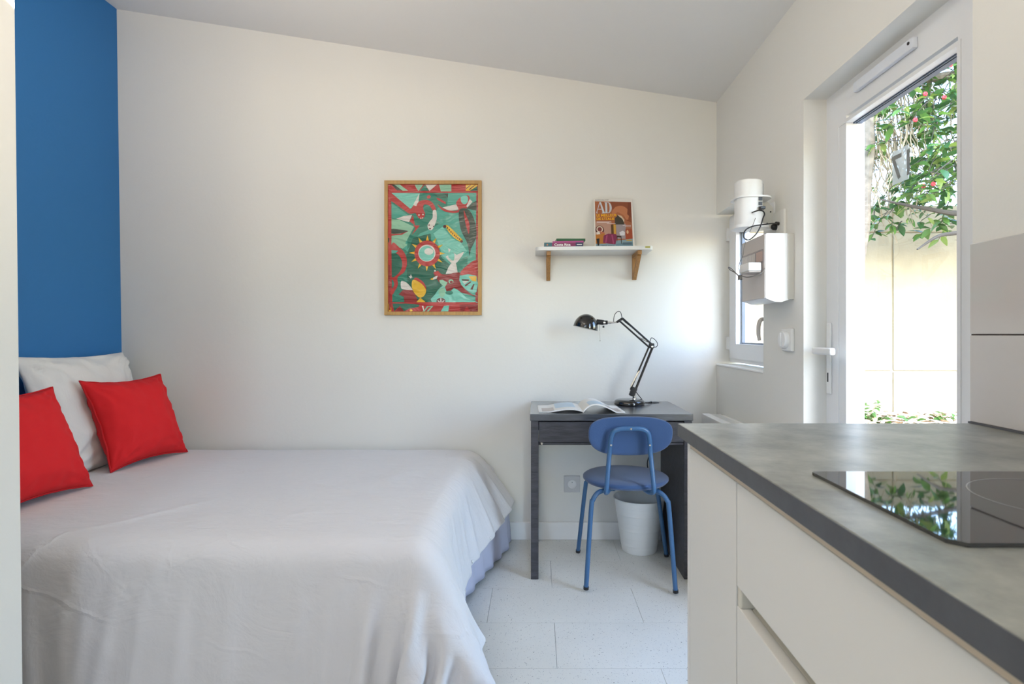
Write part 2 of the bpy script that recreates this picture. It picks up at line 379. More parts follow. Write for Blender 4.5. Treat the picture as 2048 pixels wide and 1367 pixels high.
# ---- door_1
XD = 1.046
dr = empty('door_1', (XD, 1.65, 0), 'white glazed door opening onto the garden', 'door', None, 'structure')
f = MB(); Y0, Y1, Z1 = 1.251, 2.043, 1.9535
f.box((XD+.008, Y0, 0), (XD+.08, Y0+.045, Z1)); f.box((XD+.008, Y1-.045, 0), (XD+.08, Y1, Z1)); f.box((XD+.008, Y0+.045, Z1-.05), (XD+.08, Y1-.045, Z1)); f.box((XD+.008, Y0+.045, 0), (XD+.08, Y1-.045, .03))
build('frame', f, M['pvc'], dr)
def rectframe(mb, x0, x1, ya, yb, za, zb, wy, wzt, wzb, bev=.003):
    """mitred rectangular frame in a plane of constant x"""
    def ring(x): return [(x, ya, za), (x, yb, za), (x, yb, zb), (x, ya, zb)], [(x, ya+wy, za+wzb), (x, yb-wy, za+wzb), (x, yb-wy, zb-wzt), (x, ya+wy, zb-wzt)]
    o0, i0 = ring(x0); o1, i1 = ring(x1)
    for k in range(4):
        j = (k+1) % 4
        mb.add([o0[k], o0[j], i0[j], i0[k], o1[k], o1[j], i1[j], i1[k]], [(0, 1, 2, 3), (7, 6, 5, 4), (0, 4, 5, 1), (3, 2, 6, 7), (0, 3, 7, 4), (1, 5, 6, 2)])
    return mb
GY0, GY1, GZ0, GZ1 = 1.384, 1.955, .16, 1.828
build('sash', rectframe(MB(), XD, XD+.062, Y0+.030, Y1-.028, .02, Z1-.03, GY0-Y0-.030+.012, Z1-.03-GZ1-.012, .14-.012), M['pvc'], dr)
build('glazing_bead', rectframe(MB(), XD-.003, XD+.022, GY0, GY1, GZ0, GZ1, .012, .012, .012), M['pvc'], dr)
ins = rectframe(MB(), XD+.024, XD+.028, GY0+.006, GY1-.006, GZ0+.006, GZ1-.006, .010, .010, .010)
build('inner_gasket', ins, M['gasket'], dr)
ins = rectframe(MB(), XD+.033, XD+.052, GY0+.004, GY1-.004, GZ0+.004, GZ1-.004, .0115, .0115, .0115)
build('spacer_bar', ins, mat('blue_grey_spacer', (.07, .10, .16), .4), dr)
build('pane', MB().box((XD+.0285, GY0+.004, GZ0+.004), (XD+.0325, GY1-.004, GZ1-.004)), M['glass'], dr, smooth=None)
# vent strip on the head
v = MB().box((XD-.017, 1.540, 1.886), (XD, 1.832, 1.918), .005, 2)
vo = build('trickle_vent', v, mat('vent_white', (.74, .77, .83), .35), dr)
build('screw', MB().lathe([(.0045, 0), (.0045, .002), (.002, .0025)], (XD-.017, 1.556, 1.905), (-1, 0, 0), 12), M['black'], vo)
# handle plate, lever, keyhole
hy = 2.002
pl = build('handle_plate', MB().box((XD-.009, hy-.013, .890), (XD, hy+.013, 1.142), .004, 3), M['plastic'], dr)
build('lever', MB().tube([(XD-.005, hy, 1.043), (XD-.045, hy, 1.043)], .009, 14).box((XD-.062, hy-.115, 1.031), (XD-.042, hy+.012, 1.055), .006, 3), M['plastic'], pl)
build('keyhole', MB().box((XD-.0105, hy-.004, .932), (XD-.0088, hy+.004, .965), .001, 1), M['black'], pl)
build('hinge', MB().tube([(XD-.008, Y0+.06, .3), (XD-.008, Y0+.06, .4)], .008, 12), M['plastic'], dr)
# house number sticker on the outer side of the glass, seen from behind
st = empty('number_sticker', (XD+.034, 1.668, 1.55), 'small frosted sticker with a mirrored house number stuck on the door glass', 'sticker')
stm = bpy.data.materials.new('frosted_film'); stm.use_nodes = True
nt = stm.node_tree; bb = nt.nodes['Principled BSDF']; bb.inputs['Base Color'].default_value = (.75, .77, .76, 1); bb.inputs['Roughness'].default_value = .5; bb.inputs['Alpha'].default_value = .62
build('film', MB().box((XD+.0328, 1.630, 1.552), (XD+.0334, 1.705, 1.652)), stm, st, smooth=None)
tv, tf = text_mesh('17', .105, .0015)
xs = [p[0] for p in tv]; x0 = (min(xs)+max(xs))/2
d = MB().add([(XD+.0324, 1.668+(p[0]-x0), 1.565+p[1]) for p in tv], tf)
build('number', d, mat('sticker_grey', (.22, .23, .23), .5), st, smooth=None)

# ---- window_1 in the right wall by the corner
XWn = 1.03
wn1 = empty('window_1', (XWn, 2.7, .944), 'small white casement window in the right wall by the corner', 'window', None, 'structure')
build('frame', rectframe(MB(), XWn+.012, XWn+.075, 2.404, 3.03, .955, 1.735, .04, .04, .045), M['pvc'], wn1)
build('sash', rectframe(MB(), XWn, XWn+.06, 2.430, 3.004, .976, 1.714, .094, .080, .072), M['pvc'], wn1)
build('inner_gasket', rectframe(MB(), XWn+.02, XWn+.024, 2.522, 2.913, 1.046, 1.636, .006, .006, .006), M['gasket'], wn1)
build('glazing_bead', rectframe(MB(), XWn+.001, XWn+.02, 2.516, 2.919, 1.040, 1.642, .012, .012, .012), M['pvc'], wn1)
build('spacer_bar', rectframe(MB(), XWn+.030, XWn+.046, 2.524, 2.911, 1.048, 1.634, .012, .012, .012), bpy.data.materials['blue_grey_spacer'], wn1)
build('pane', MB().box((XWn+.025, 2.52, 1.044), (XWn+.029, 2.915, 1.638)), M['glass'], wn1, smooth=None)
for z in (1.02, 1.60):
    build('hinge', MB().box((XWn-.012, 3.004, z), (XWn+.01, 3.024, z+.07), .004, 2), M['plastic'], wn1)
build('window_handle', MB().box((XWn-.008, 2.452, 1.13), (XWn, 2.482, 1.20), .004, 2).tube([(XWn-.004, 2.467, 1.165), (XWn-.04, 2.467, 1.168), (XWn-.053, 2.468, 1.15), (XWn-.056, 2.470, 1.11), (XWn-.050, 2.472, 1.075)], [.008, .009, .009, .0085, .007], 12), mat('handle_beige', (.55, .50, .46), .35), wn1)
skirt('trim_1', (XR-.004, 2.406, .934), (XR+.06, 3.028, .946), 'thin white sill board under the small window')

# ---- wall tiles over the worktop
XT = .958
tr = empty('tile_splashback', (XT, .3, .905), 'two rows of large glossy greige wall tiles above the worktop', 'tiles')
build('grout', MB().box((XT+.003, -.3, .905), (XR, 1.243, 1.298)), M['grout'], tr, smooth=None)
for r_, (za, zb) in enumerate(((.909, 1.0985), (1.1015, 1.300))):
    yb_ = 1.2445
    while yb_ > -.3:
        ya_ = max(-.3, yb_-.60)
        build('tile', MB().box((XT, ya_+.001, za), (XR-.001, yb_-.001, zb), .0012, 1), M['tile'], tr)
        yb_ = ya_
build('silicone_joint', MB().box((XT-.004, -.3, .905), (XT+.003, 1.2440, .909)), mat('grey_silicone', (.10, .10, .11), .5), tr, smooth=None)

# ---------------------------------------------------------------- kitchen units
WX0, WZ = .312, .905
wk = empty('worktop', (.64, .47, .877), 'grey stone-look kitchen worktop in the right foreground', 'worktop')
build('slab', MB().box((WX0, -.30, WZ-.028), (XT-.004+.004, 1.240, WZ), .0015, 1), M['worktop'], wk, smooth=None)
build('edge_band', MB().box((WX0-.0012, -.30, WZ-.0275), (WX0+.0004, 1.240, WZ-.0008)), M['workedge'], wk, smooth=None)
CX, CB = .329, .877
def carcass(t, ya, yb, end=False):
    c = MB()
    c.box((CX+.022, ya, .10), (.95, ya+.016, CB)); c.box((CX+.022, yb-.016, .10), (.95, yb, CB))
    c.box((CX+.022, ya+.016, .10), (.95, yb-.016, .116)); c.box((.935, ya+.016, .116), (.95, yb-.016, CB)); c.box((CX+.06, ya+.016, .845), (.935, yb-.016, .860))
    build('carcass', c, M['cab'], t, smooth=None)
    build('top_rail', MB().box((CX+.0005, ya, .8585), (CX+.03, yb, CB)), M['beech'], t, smooth=None)
    build('plinth', MB().box((CX+.06, ya, 0), (CX+.075, yb, .10)), M['cab'], t, smooth=None)
t = empty('narrow_base_cabinet', (.64, 1.08, 0), 'narrow white base cabinet at the far end of the worktop', 'cabinet')
carcass(t, .928, 1.207)
build('end_panel', MB().box((CX, 1.209, 0), (.95, 1.226, CB), .0008, 1), M['cab'], t, smooth=None)
build('door', MB().box((CX, .9285, .105), (CX+.02, 1.2065, .8575), .002, 2), M['cab'], t)
def drawer_unit(name, ya, yb, lab):
    t = empty(name, (.64, (ya+yb)/2, 0), lab, 'cabinet')
    carcass(t, ya, yb)
    def front(za, zb, grip):
        m = MB()
        if not grip: return m.box((CX, ya+.0015, za), (CX+.02, yb-.0015, zb), .002, 2)
        # top edge sloped back and a rounded finger notch near the far side
        return m.prism([(CX, za), (CX+.02, za), (CX+.02, zb-.018), (CX+.016, zb-.016), (CX+.0015, zb), (CX, zb-.001)], 'y', ya+.0015, yb-.0015)
    build('drawer_front', front(.688, .8575, False), M['cab'], t)
    build('drawer_front', MB().box((CX, ya+.0015, .385), (CX+.02, yb-.0015, .656), .002, 2), M['cab'], t)
    build('drawer_front', MB().box((CX, ya+.0015, .105), (CX+.02, yb-.0015, .358), .002, 2), M['cab'], t)
    for z in (.656, .358):
        # recessed grip channel, its end stop rounded
        build('grip_channel', MB().prism([(CX+.020, z-.012), (CX+.040, z-.012), (CX+.040, z+.044), (CX+.034, z+.044), (CX+.034, z+.004), (CX+.020, z+.0)], 'y', ya+.017, yb-.017), M['cabin'], t, smooth=None)
        build('channel_end', MB().box((CX+.0005, yb-.0165, z-.001), (CX+.033, yb-.0025, z+.034), .004, 3), M['cabin'], t)
drawer_unit('drawer_cabinet', .325, .926, 'white drawer cabinet with handleless fronts under the hob')
drawer_unit('drawer_cabinet', -.277, .324, 'white drawer cabinet nearest the camera, beyond the frame of the photo')
# hob
h = empty('induction_hob', (.64, .65, WZ), 'black glass two-zone hob set on the grey worktop', 'hob')
hx0, hx1, hy0, hy1 = .383, .900, .515, .785
build('glass_top', MB().prism([(hx0+.012, hy0), (hx1-.012, hy0), (hx1, hy0+.012), (hx1, hy1-.004), (hx1-.004, hy1), (hx0+.004, hy1), (hx0, hy1-.004), (hx0, hy0+.012)], 'z', WZ+.0003, WZ+.0045), M['hob'], h, smooth=None)
for cx_, r_ in ((.615, .092), (.79, .078)):
    build('zone_ring', MB().lathe([(r_, 0), (r_+.0013, 0), (r_+.0013, .00015), (r_, .00015)], (cx_, .652, WZ+.0046), seg=64, close=True), M['ring'], h)

# ---------------------------------------------------------------- bed
BX0, BX1, BY0, BY1 = -2.20, -.31, 1.63, 3.00
bd = empty('bed', (-1.28, 2.31, 0), 'double bed base and mattress against the far wall, mostly hidden under the bedding', 'bed')
build('bed_base', MB().box((BX0+.01, BY0+.04, .10), (BX1-.04, BY1-.01, .27), .01, 2), M['greyp'], bd)
build('mattress', MB().box((BX0, BY0+.02, .271), (BX1-.02, BY1, .470), .045, 4), M['paper'], bd)
for x in (BX0+.12, BX1-.14):
    for y in (BY0+.14, BY1-.12):
        build('leg', MB().lathe([(.025, 0), (.03, .1)], (x, y, 0), seg=16), M['black'], bd)

def cloth(x0, x1, y0, y1, h, ang, steps=300, iters=10, seed=3):
    rng = np.random.default_rng(seed)
    nx = int(round((x1-x0)/h))+1; ny = int(round((y1-y0)/h))+1
    X, Y = np.meshgrid(x0+np.arange(nx)*h, y0+np.arange(ny)*h, indexing='ij')
    P = np.stack([X, Y, np.full_like(X, .53)], -1)
    # slack in the cover: low frequency excess length
    def lowf(sc, amp):
        a = np.zeros((nx, ny))
        for _ in range(10):
            kx, ky = rng.normal(0, sc, 2); a += np.sin(kx*X+ky*Y+rng.uniform(0, 6.3))
        return amp*a/3
    ex = 1.010+lowf(9, .010); ey = 1.010+lowf(9, .010)
    fr_ = np.clip((1.72-Y)/.25, 0, 1); ft_ = np.clip((X+.42)/.2, 0, 1); cn_ = np.clip((X+.95)/.5, 0, 1)
    ex = ex+fr_*(.012+.05*cn_)*(1+lowf(10, .5)); ey = ey+ft_*.035*(1+lowf(10, .5))
    c, s = math.cos(ang), math.sin(ang); cx, cy = -1.2, 3.0
    dx, dy = P[..., 0]-cx, P[..., 1]-cy
    P[..., 0], P[..., 1] = cx+c*dx-s*dy, cy+s*dx+c*dy
    P[..., 2] += lowf(14, .004)
    P[..., 1] = np.minimum(P[..., 1], 3.012)
    V = np.zeros_like(P); dt = .0095
    ii = np.arange(nx); jj = np.arange(ny)
    cons = []
    def add(ax, step, rest, k):
        n = (nx, ny)[ax]
        for par in range(2*step if step > 1 else 2):
            if step == 1: src = np.arange(par, n-1, 2)
            else:
                if par not in (0, 1): continue
                src = np.array([i for i in range(n-2) if (i//2) % 2 == par])
            if len(src) == 0: continue
            if ax == 0: a = (src, slice(None)); b = (src+step, slice(None)); r = rest[src]
            else: a = (slice(None), src); b = (slice(None), src+step); r = rest[:, src]
            cons.append((a, b, r, k))
    add(0, 1, ex*h, .5); add(1, 1, ey*h, .5)
    add(0, 2, ex*h*2, .05); add(1, 2, ey*h*2, .05)
    diag = []
    for par in (0, 1):
        src = np.arange(par, nx-1, 2)
        diag.append((src, 1)); diag.append((src, -1))
    rd = math.sqrt(2)*h*1.01
    def collide(P, Q):
        # tapered rounded box: mattress, sheet bulk and the splayed bedding under the duvet
        z = P[..., 2]; R = .085
        dep = np.clip(.495-z, 0, .5); R = .07
        # bedding near the wall splays further out at the foot
        wall = np.clip((P[..., 1]-2.3)/.6, 0, 1)
        xs = P[..., 0]-(.14+.56*wall+.40*np.clip((1.95-P[..., 1])/.35, 0, 1))*dep; ys = P[..., 1]+.04*dep
        hx, hy = (BX1-BX0)/2, 1.40/2; mx, my = (BX1+BX0)/2, BY0+1.40/2+.0
        qx = np.abs(xs-mx)-(hx-R); qy = np.abs(ys-my)-(hy-R); qz = z-(.495-R)
        # slight crown of the filling
        ox, oy, oz = np.maximum(qx, 0), np.maximum(qy, 0), np.maximum(qz, 0)
        ln = np.sqrt(ox**2+oy**2+oz**2)+1e-9
        inn = np.minimum(np.maximum(np.maximum(qx, qy), qz), 0)
        sd = ln+inn-R
        hit = sd < 0
        inside = hit & (inn < 0)
        nxv = np.where(inside, 0, ox/ln*np.sign(xs-mx)); nyv = np.where(inside, 0, oy/ln*np.sign(ys-my)); nzv = np.where(inside, 0, oz/ln)
        dom = np.argmax(np.stack([qx, qy, qz], -1), -1)
        nxv = np.where(inside & (dom == 0), np.sign(xs-mx), nxv); nyv = np.where(inside & (dom == 1), np.sign(ys-my), nyv); nzv = np.where(inside & (dom == 2), 1, nzv)
        N = np.stack([nxv, nyv, nzv], -1)
        P += np.where(hit[..., None], N*(-sd)[..., None], 0)
        mv = P-Q; tn = mv-N*np.sum(mv*N, -1, keepdims=True)
        P -= np.where(hit[..., None], tn*.35, 0)
        P[..., 1] = np.minimum(P[..., 1], 3.012)
        low = P[..., 2] < .012
        P[..., 2] = np.maximum(P[..., 2], .012)
        P[low] = .5*P[low]+.5*Q[low]*[1, 1, 0]+.5*P[low]*[0, 0, 1]
    for st in range(steps):
        Q = P.copy(); V[..., 2] -= 9.8*dt
        P = P+V*dt
        for it in range(iters):
            for (a, b, r, k) in cons:
                A = P[a]; B = P[b]; d = B-A; l = np.sqrt((d*d).sum(-1))+1e-9
                cr = d*((l-r)/l*k)[..., None] if k == .5 else d*(np.minimum(l-r, 0)/l*k)[..., None]
                P[a] = A+cr; P[b] = B-cr
            for (src, sg) in diag:
                if sg == 1: a = (src, slice(0, ny-1)); b = (src+1, slice(1, ny))
                else: a = (src, slice(1, ny)); b = (src+1, slice(0, ny-1))
                A = P[a]; B = P[b]; d = B-A; l = np.sqrt((d*d).sum(-1))+1e-9
                cr = d*((l-rd)/l*.12)[..., None]; P[a] = A+cr; P[b] = B-cr
            if it % 3 == 2: collide(P, Q)
        collide(P, Q)
        V = (P-Q)/dt*.975
        sp = np.sqrt((V*V).sum(-1, keepdims=True)); V *= np.minimum(1, 2.5/(sp+1e-9))
    for _ in range(1):
        S = P.copy(); S[1:-1, 1:-1] = .5*P[1:-1, 1:-1]+.125*(P[2:, 1:-1]+P[:-2, 1:-1]+P[1:-1, 2:]+P[1:-1, :-2]); P = S
    # pressed-in crease ridges of freshly unfolded bedding
    G = np.gradient(P, axis=0), np.gradient(P, axis=1)
    NN = np.cross(G[0], G[1]); NN /= np.sqrt((NN*NN).sum(-1, keepdims=True))+1e-9
    H = np.zeros((nx, ny))
    def crease(pts, amp, wd):
        pts = np.array(pts, float)
        for a_, b_ in zip(pts[:-1], pts[1:]):
            d_ = b_-a_; L2 = (d_*d_).sum(); t_ = np.clip(((X-a_[0])*d_[0]+(Y-a_[1])*d_[1])/L2, 0, 1)
            dist = np.sqrt((X-a_[0]-t_*d_[0])**2+(Y-a_[1]-t_*d_[1])**2)
            H[...] = np.maximum(H, amp*np.exp(-(dist/wd)**2))
    for k_ in range(46):
        x_ = rng.uniform(-1.9, -.45); y_ = rng.uniform(1.42, 2.95); a_ = rng.choice([rng.normal(1.1, .35), rng.normal(-.25, .25)]); l_ = rng.uniform(.05, .22)
        p_ = [(x_, y_)]
        for q_ in range(3):
            a_ += rng.normal(0, .3); p_.append((p_[-1][0]+l_/3*math.cos(a_), p_[-1][1]+l_/3*math.sin(a_)))
        crease(p_, rng.uniform(.002, .0048), rng.uniform(.011, .017))
    crease([(-1.62, 1.30), (-1.58, 1.55), (-1.50, 1.72), (-1.36, 1.88), (-1.2, 2.1)], .0060, .013)
    crease([(-1.85, 1.28), (-1.80, 1.60)], .0065, .013); crease([(-1.40, 1.27), (-1.41, 1.48), (-1.38, 1.62)], .0065, .013)
    crease([(-1.22, 1.27), (-1.18, 1.55), (-1.14, 1.66)], .0065, .013); crease([(-1.0, 2.35), (-.82, 2.22), (-.62, 2.12)], .0055, .013)
    for k_ in range(26):
        x_ = rng.uniform(-1.9, -.4); crease([(x_, 1.60+rng.uniform(-.02, .04)), (x_+rng.normal(0, .02), 1.60-rng.uniform(.03, .12))], rng.uniform(.002, .004), .009)
    # hanging folds: front drape (gathered towards the foot corner) and foot drape
    def folds(par, dep, lst):
        F = np.zeros((nx, ny))
        for c_, wd, am, sl in lst:
            u = (par-(c_+sl*dep))/wd
            F += am*np.exp(-u*u)*np.clip(dep*1.5, 0, 1)**1.1-.55*am*np.exp(-((u-1.5)/1.1)**2)*np.clip(dep*1.5, 0, 1)**1.3
        return F
    dF = np.clip((1.66-Y)/.34, 0, 1); dE = np.clip((X+.40)/.28, 0, 1)
    lf = [(-.62, .018, .007, .02), (-.545, .020, .011, .03), (-.475, .022, .015, .04), (-.415, .020, .020, .07), (-.345, .026, .030, .05), (-.265, .026, .020, .10), (-.19, .03, .016, .14),
          (-.74, .025, .005, 0), (-.92, .03, .006, -.03), (-1.06, .020, .007, -.02), (-1.24, .022, .008, -.07), (-1.30, .018, .005, -.08), (-1.52, .022, .007, .03), (-1.66, .02, .006, .03), (-1.78, .03, .007, -.02)]
    le = [(1.5, .025, .010, -.04), (1.62, .03, .012, -.03), (1.76, .022, .009, .0), (1.9, .03, .010, .02), (2.05, .022, .008, 0), (2.2, .028, .010, .02), (2.36, .024, .009, .0), (2.52, .028, .010, .03), (2.68, .022, .012, .02), (2.80, .026, .014, .03), (2.92, .02, .010, .03)]
    H += 1.35*folds(X, dF, lf)+1.2*folds(Y, dE, le)*(1-.6*dF)
    H += .0016*np.sin(11*X+5*Y+2*np.sin(7*Y))*np.sin(13*Y-4*X+1.5*np.sin(6*X))
    P = P+NN*H[..., None]*np.sign(NN[nx//2, ny//2, 2])
    return P
import time as _t; _t0 = _t.time()
DP = cloth(-2.03, -.065, 1.30, 3.01, .0175, math.radians(1.3))
print('cloth seconds', round(_t.time()-_t0, 1))
nx, ny = DP.shape[:2]
db = MB().grid(DP)
dv = build('duvet', db, M['duvet'], None, smooth=180, origin=(-1.0, 2.1, .01))
tag(dv, 'large pale grey-white duvet spread over the bed and hanging down its front and foot', 'duvet')
so = dv.modifiers.new('solid', 'SOLIDIFY'); so.thickness = .010; so.offset = -1
sd_ = dv.modifiers.new('sub', 'SUBSURF'); sd_.levels = 1; sd_.render_levels = 1
# small white buttons along the foot hem
for fr in (.32, .45, .58, .70, .82):
    p = DP[-2, int(ny*fr)]
    build('button', MB().lathe([(.006, 0), (.006, .003), (.003, .004)], (p[0]+.002, p[1], p[2]), (1, 0, .1), 12), M['plastic'], dv)

# loose lilac-grey sheet hanging at the foot corner by the wall
rows = []
for i in range(49):
    tt = i/48; Y = 2.985-.75*tt; row = []
    wl_ = min(1, max(0, (Y-2.3)/.6))
    for j in range(13):
        s_ = j/12; z = .30*(1-s_)+(.006+.02*tt)*s_
        x = BX1+(.14+.56*wl_)*min(.26, .495-z)-.028+(.495-z-.26)*.05*(z < .235)+.008*math.sin(tt*38+s_*2)*s_
        row.append((x, Y-.006*math.sin(s_*6+tt*9), z))
    rows.append(row)
sh = build('bed_sheet', MB().grid(rows), M['sheet'], None, smooth=180)
tag(sh, 'lilac-grey under-sheet hanging to the floor below the duvet at the foot corner by the wall', 'sheet')
s2 = sh.modifiers.new('solid', 'SOLIDIFY'); s2.thickness = .003

def cushion(name, org, rt, up, w_, h_, th, m, label, cat, group=None, pipe=None, seed=0, pinch=.08, wr=.006, parent=None, ear=.0, flange=.0):
    """pillow: org = middle of the bottom edge, rt/up unit directions of the front face"""
    rt = Vector(rt).normalized(); up = Vector(up); up = (up-rt*up.dot(rt)).normalized(); nn = rt.cross(up)
    N = 44; Z = Vector(org)
    def P(u, v, side):
        a, b = abs(u), abs(v)
        # edges bow in between the corners
        uu = u*(1-pinch*(1-v*v)*a**2); vv = v*(1-pinch*(1-u*u)*b**2)
        e = max(a, b)
        prof = (max(0, 1-a**2.6)**.55)*(max(0, 1-b**2.6)**.55)
        t_ = th/2*prof
        q = Vector((u*2.2+seed*3.1, v*2.2+side*7, seed))
        nz = noise.noise(q*1.0)*.5+noise.noise(q*2.6)*.35
        # creases radiating from the corners
        cr = 0
        for cu in (-1, 1):
            for cv in (-1, 1):
                dx, dy = u-cu, v-cv; d_ = math.hypot(dx, dy)
                if d_ < 1.1: cr += math.sin(math.atan2(dy, dx)*15+seed+cu*2+cv)*max(0, 1-d_/1.1)**1.2*min(1, d_*5)
        edge = math.sin((u if b > a else v)*17+seed*2+noise.noise(Vector((u*3, v*3, seed)))*4)*max(0, (e-.62)/.38)*(1-max(0, e-.92)/.08) if e > .62 else 0
        t_ += (nz*wr*2+cr*wr*.8+edge*wr*.55)*min(1, prof*2.5)
        sag = .06*h_*(1-v)*0
        return Z+rt*(uu*w_/2)+up*((vv+1)*h_/2)+nn*(t_*side)
    k = [math.sin(PI/2*(2*i/N-1)) if True else 0 for i in range(N+1)]
    k = [.55*a+.45*(2*i/N-1) for i, a in enumerate(k)]
    mb = MB(); mb.grid([[P(u, v, 1) for v in k] for u in k]); mb.grid([[P(u, v, -1) for v in k] for u in k], flip=True)
    o = build(name, mb, m, None, smooth=180, weld=True)
    tag(o, label, cat, group)
    if pipe:
        ring = []
        for a, b in [(t, -1) for t in k[:-1]]+[(1, t) for t in k[:-1]]+[(-t, 1) for t in k[:-1]]+[(-1, -t) for t in k[:-1]]:
            p = P(a, b, 1); c_ = Z+up*(h_/2); ring.append(p+(p-c_)*.012+nn*.002*math.sin(a*19+b*13+seed))
        build('piping', MB().tube(ring, .0038, 8, sm=1, closed=True), pipe, o)
    return o
cushion('red_cushion', (-1.823, 2.665, .503), (.056, .39, 0), (-.150, .02, .385), .435, .420, .17, M['red'],
        'square red cotton cushion beside the far wall', 'cushion', 'red cushions on the bed', M['redd'], 2, .115, .008)
cushion('red_cushion', (-1.775, 2.015, .503), (.02, .41, 0), (-.165, -.01, .385), .435, .420, .17, M['red'],
        'square red cotton cushion at the left, cut off by the partition edge', 'cushion', 'red cushions on the bed', M['redd'], 5, .115, .008)
cushion('bed_pillow', (-1.985, 2.655, .484), (-.02, 1, 0), (-.185, 0, .50), .64, .56, .17, M['pillow'],
        'white pillow leaning on the blue wall behind the right red cushion', 'pillow', None, None, 9, .06, .016)
cushion('bed_pillow', (-1.985, 1.95, .484), (0, 1, 0), (-.185, 0, .43), .64, .46, .17, M['greyp'],
        'slate grey pillow behind the left red cushion, just its edge in view', 'pillow', None, None, 13, .05, .012)

# ---------------------------------------------------------------- desk
dk = empty('desk', (.338, 2.77, 0), 'black-brown wooden desk with one drawer against the far wall', 'desk')
DX0, DX1, DY0, DY1, DZ = -.029, .704, 2.525, 3.012, .744
build('desk_top', MB().box((DX0, DY0, DZ-.030), (DX1, DY1, DZ), .002, 2), M['desktop'], dk)
for y in (DY0+.004, DY1-.038):
    build('leg', MB().box((DX0+.004, y, .0), (DX0+.038, y+.034, DZ-.031), .0015, 1), M['desk'], dk)
build('side_rail', MB().box((DX0+.010, DY0+.040, DZ-.13), (DX0+.028, DY1-.040, DZ-.031), .001, 1), M['desk'], dk)
build('foot_rail', MB().box((DX0+.010, DY0+.040, .0), (DX0+.028, DY1-.040, .02), .001, 1), M['desk'], dk)
build('side_panel', MB().box((.664, DY0+.004, 0), (DX1-.004, DY1-.004, DZ-.031), .0015, 1), M['desk'], dk)
build('back_panel', MB().box((DX0+.038, DY1-.08, DZ-.14), (.663, DY1-.065, DZ-.031)), M['desk'], dk)
df = build('drawer', MB().box((DX0+.040, DY0+.006, DZ-.128), (.662, DY0+.022, DZ-.036), .0015, 1), M['desk'], dk)
build('drawer_box', MB().box((DX0+.06, DY0+.023, DZ-.115), (.64, DY1-.1, DZ-.045)), M['desk'], df)
build('drawer_rail', MB().box((DX0+.038, DY0+.014, DZ-.141), (.663, DY0+.045, DZ-.131)), M['desk'], dk)
build('knob', MB().lathe([(.006, 0), (.007, .004), (.004, .007)], (DX0+.052, DY0+.012, DZ-.134), (0, -1, 0), 14), M['chrome'], dk)
g_ = MB().lathe([(.038, 0), (.040, .0012), (.033, .0016), (.033, .0004), (.0, .0004)], (0, 0, 0), seg=32)
g_.v = [(.603+p[0], 2.945+p[1]*.62, DZ+.0004+p[2]) for p in g_.v]
build('cable_grommet', g_, M['black'], dk)
cb_ = tag(build('lamp_power_cable', MB().tube([(.545, 2.85, DZ+.012), (.58, 2.90, DZ+.006), (.603, 2.945, DZ+.002), (.603, 2.955, DZ-.06), (.60, 2.965, .50), (.585, 2.97, .42), (.60, 2.975, .36), (.62, 2.98, .30)], .003, 8), M['black']),
          'black lamp cable running through the desk grommet and down behind the chair', 'cable')

# ---- open magazine
om = empty('open_magazine', (.21, 2.68, DZ), 'open glossy magazine lying on the left of the desk top', 'magazine')
def page(sgn, w_, lift, tilt):
    rows = []; low = []
    for i in range(25):
        t_ = i/24
        x = sgn*w_*(t_**.92) ; z = lift*math.sin(min(1, t_*1.25)**.75*PI)*(1-t_*.35)+.004*(1-t_)
        z = max(z, .003)
        rows.append((x, z+.0045*(1-t_*.5))); low.append((x, max(.0008, z-.003)))
    return rows, low
oy0, oy1 = 2.565, 2.795
cxm = .213
for sgn, w_, lift, nm in ((-1, .203, .014, 'left_page'), (1, .190, .040, 'right_page')):
    up_, lo_ = page(sgn, w_, lift, 0); mb = MB()
    def pos(x, z, t): return (cxm+x+(-.005 if sgn < 0 else -.010)*t, oy0+t*(oy1-oy0)+(-.01 if sgn > 0 else 0), DZ+.0006+z)
    G = [[pos(x, z, t) for t in (0, .25, .5, .75, 1)] for x, z in up_]; G2 = [[pos(x, z, t) for t in (0, .25, .5, .75, 1)] for x, z in lo_]
    mb.grid(G); mb.grid(G2, flip=True)
    n5 = len(G)
    for a, b in ((0, 0), (4, 4)): mb.grid([[G[i][a], G2[i][a]] for i in range(n5)])
    mb.grid([[G[-1][j], G2[-1][j]] for j in range(5)])
    po = build('page', mb, M['paper'], om, smooth=40, weld=True)
    pr = MB()
    for (a, b, c_, d_, mi) in (((3, 14, 2, 5, 0) if sgn < 0 else (3, 11, 1, 3, 0)), ((15, 22, 1, 3, 1) if sgn < 0 else (13, 22, 1, 3, 1)), (4, 10, 0, 1, 2)):
        for i in range(a, b):
            for j in range(max(0, c_-1), min(4, d_-1)+0):
                q = [Vector(G[i][j]), Vector(G[i+1][j]), Vector(G[i+1][j+1]), Vector(G[i][j+1])]
                pr.add([v_+Vector((0, 0, .0006)) for v_ in q], [(0, 1, 2, 3)], mi)
    build('printed_picture', pr, [mat('print_sky', (.42, .55, .66), .3), mat('print_sand', (.42, .36, .32), .3), mat('print_grey', (.55, .56, .58), .3)], po, smooth=None, weld=True)

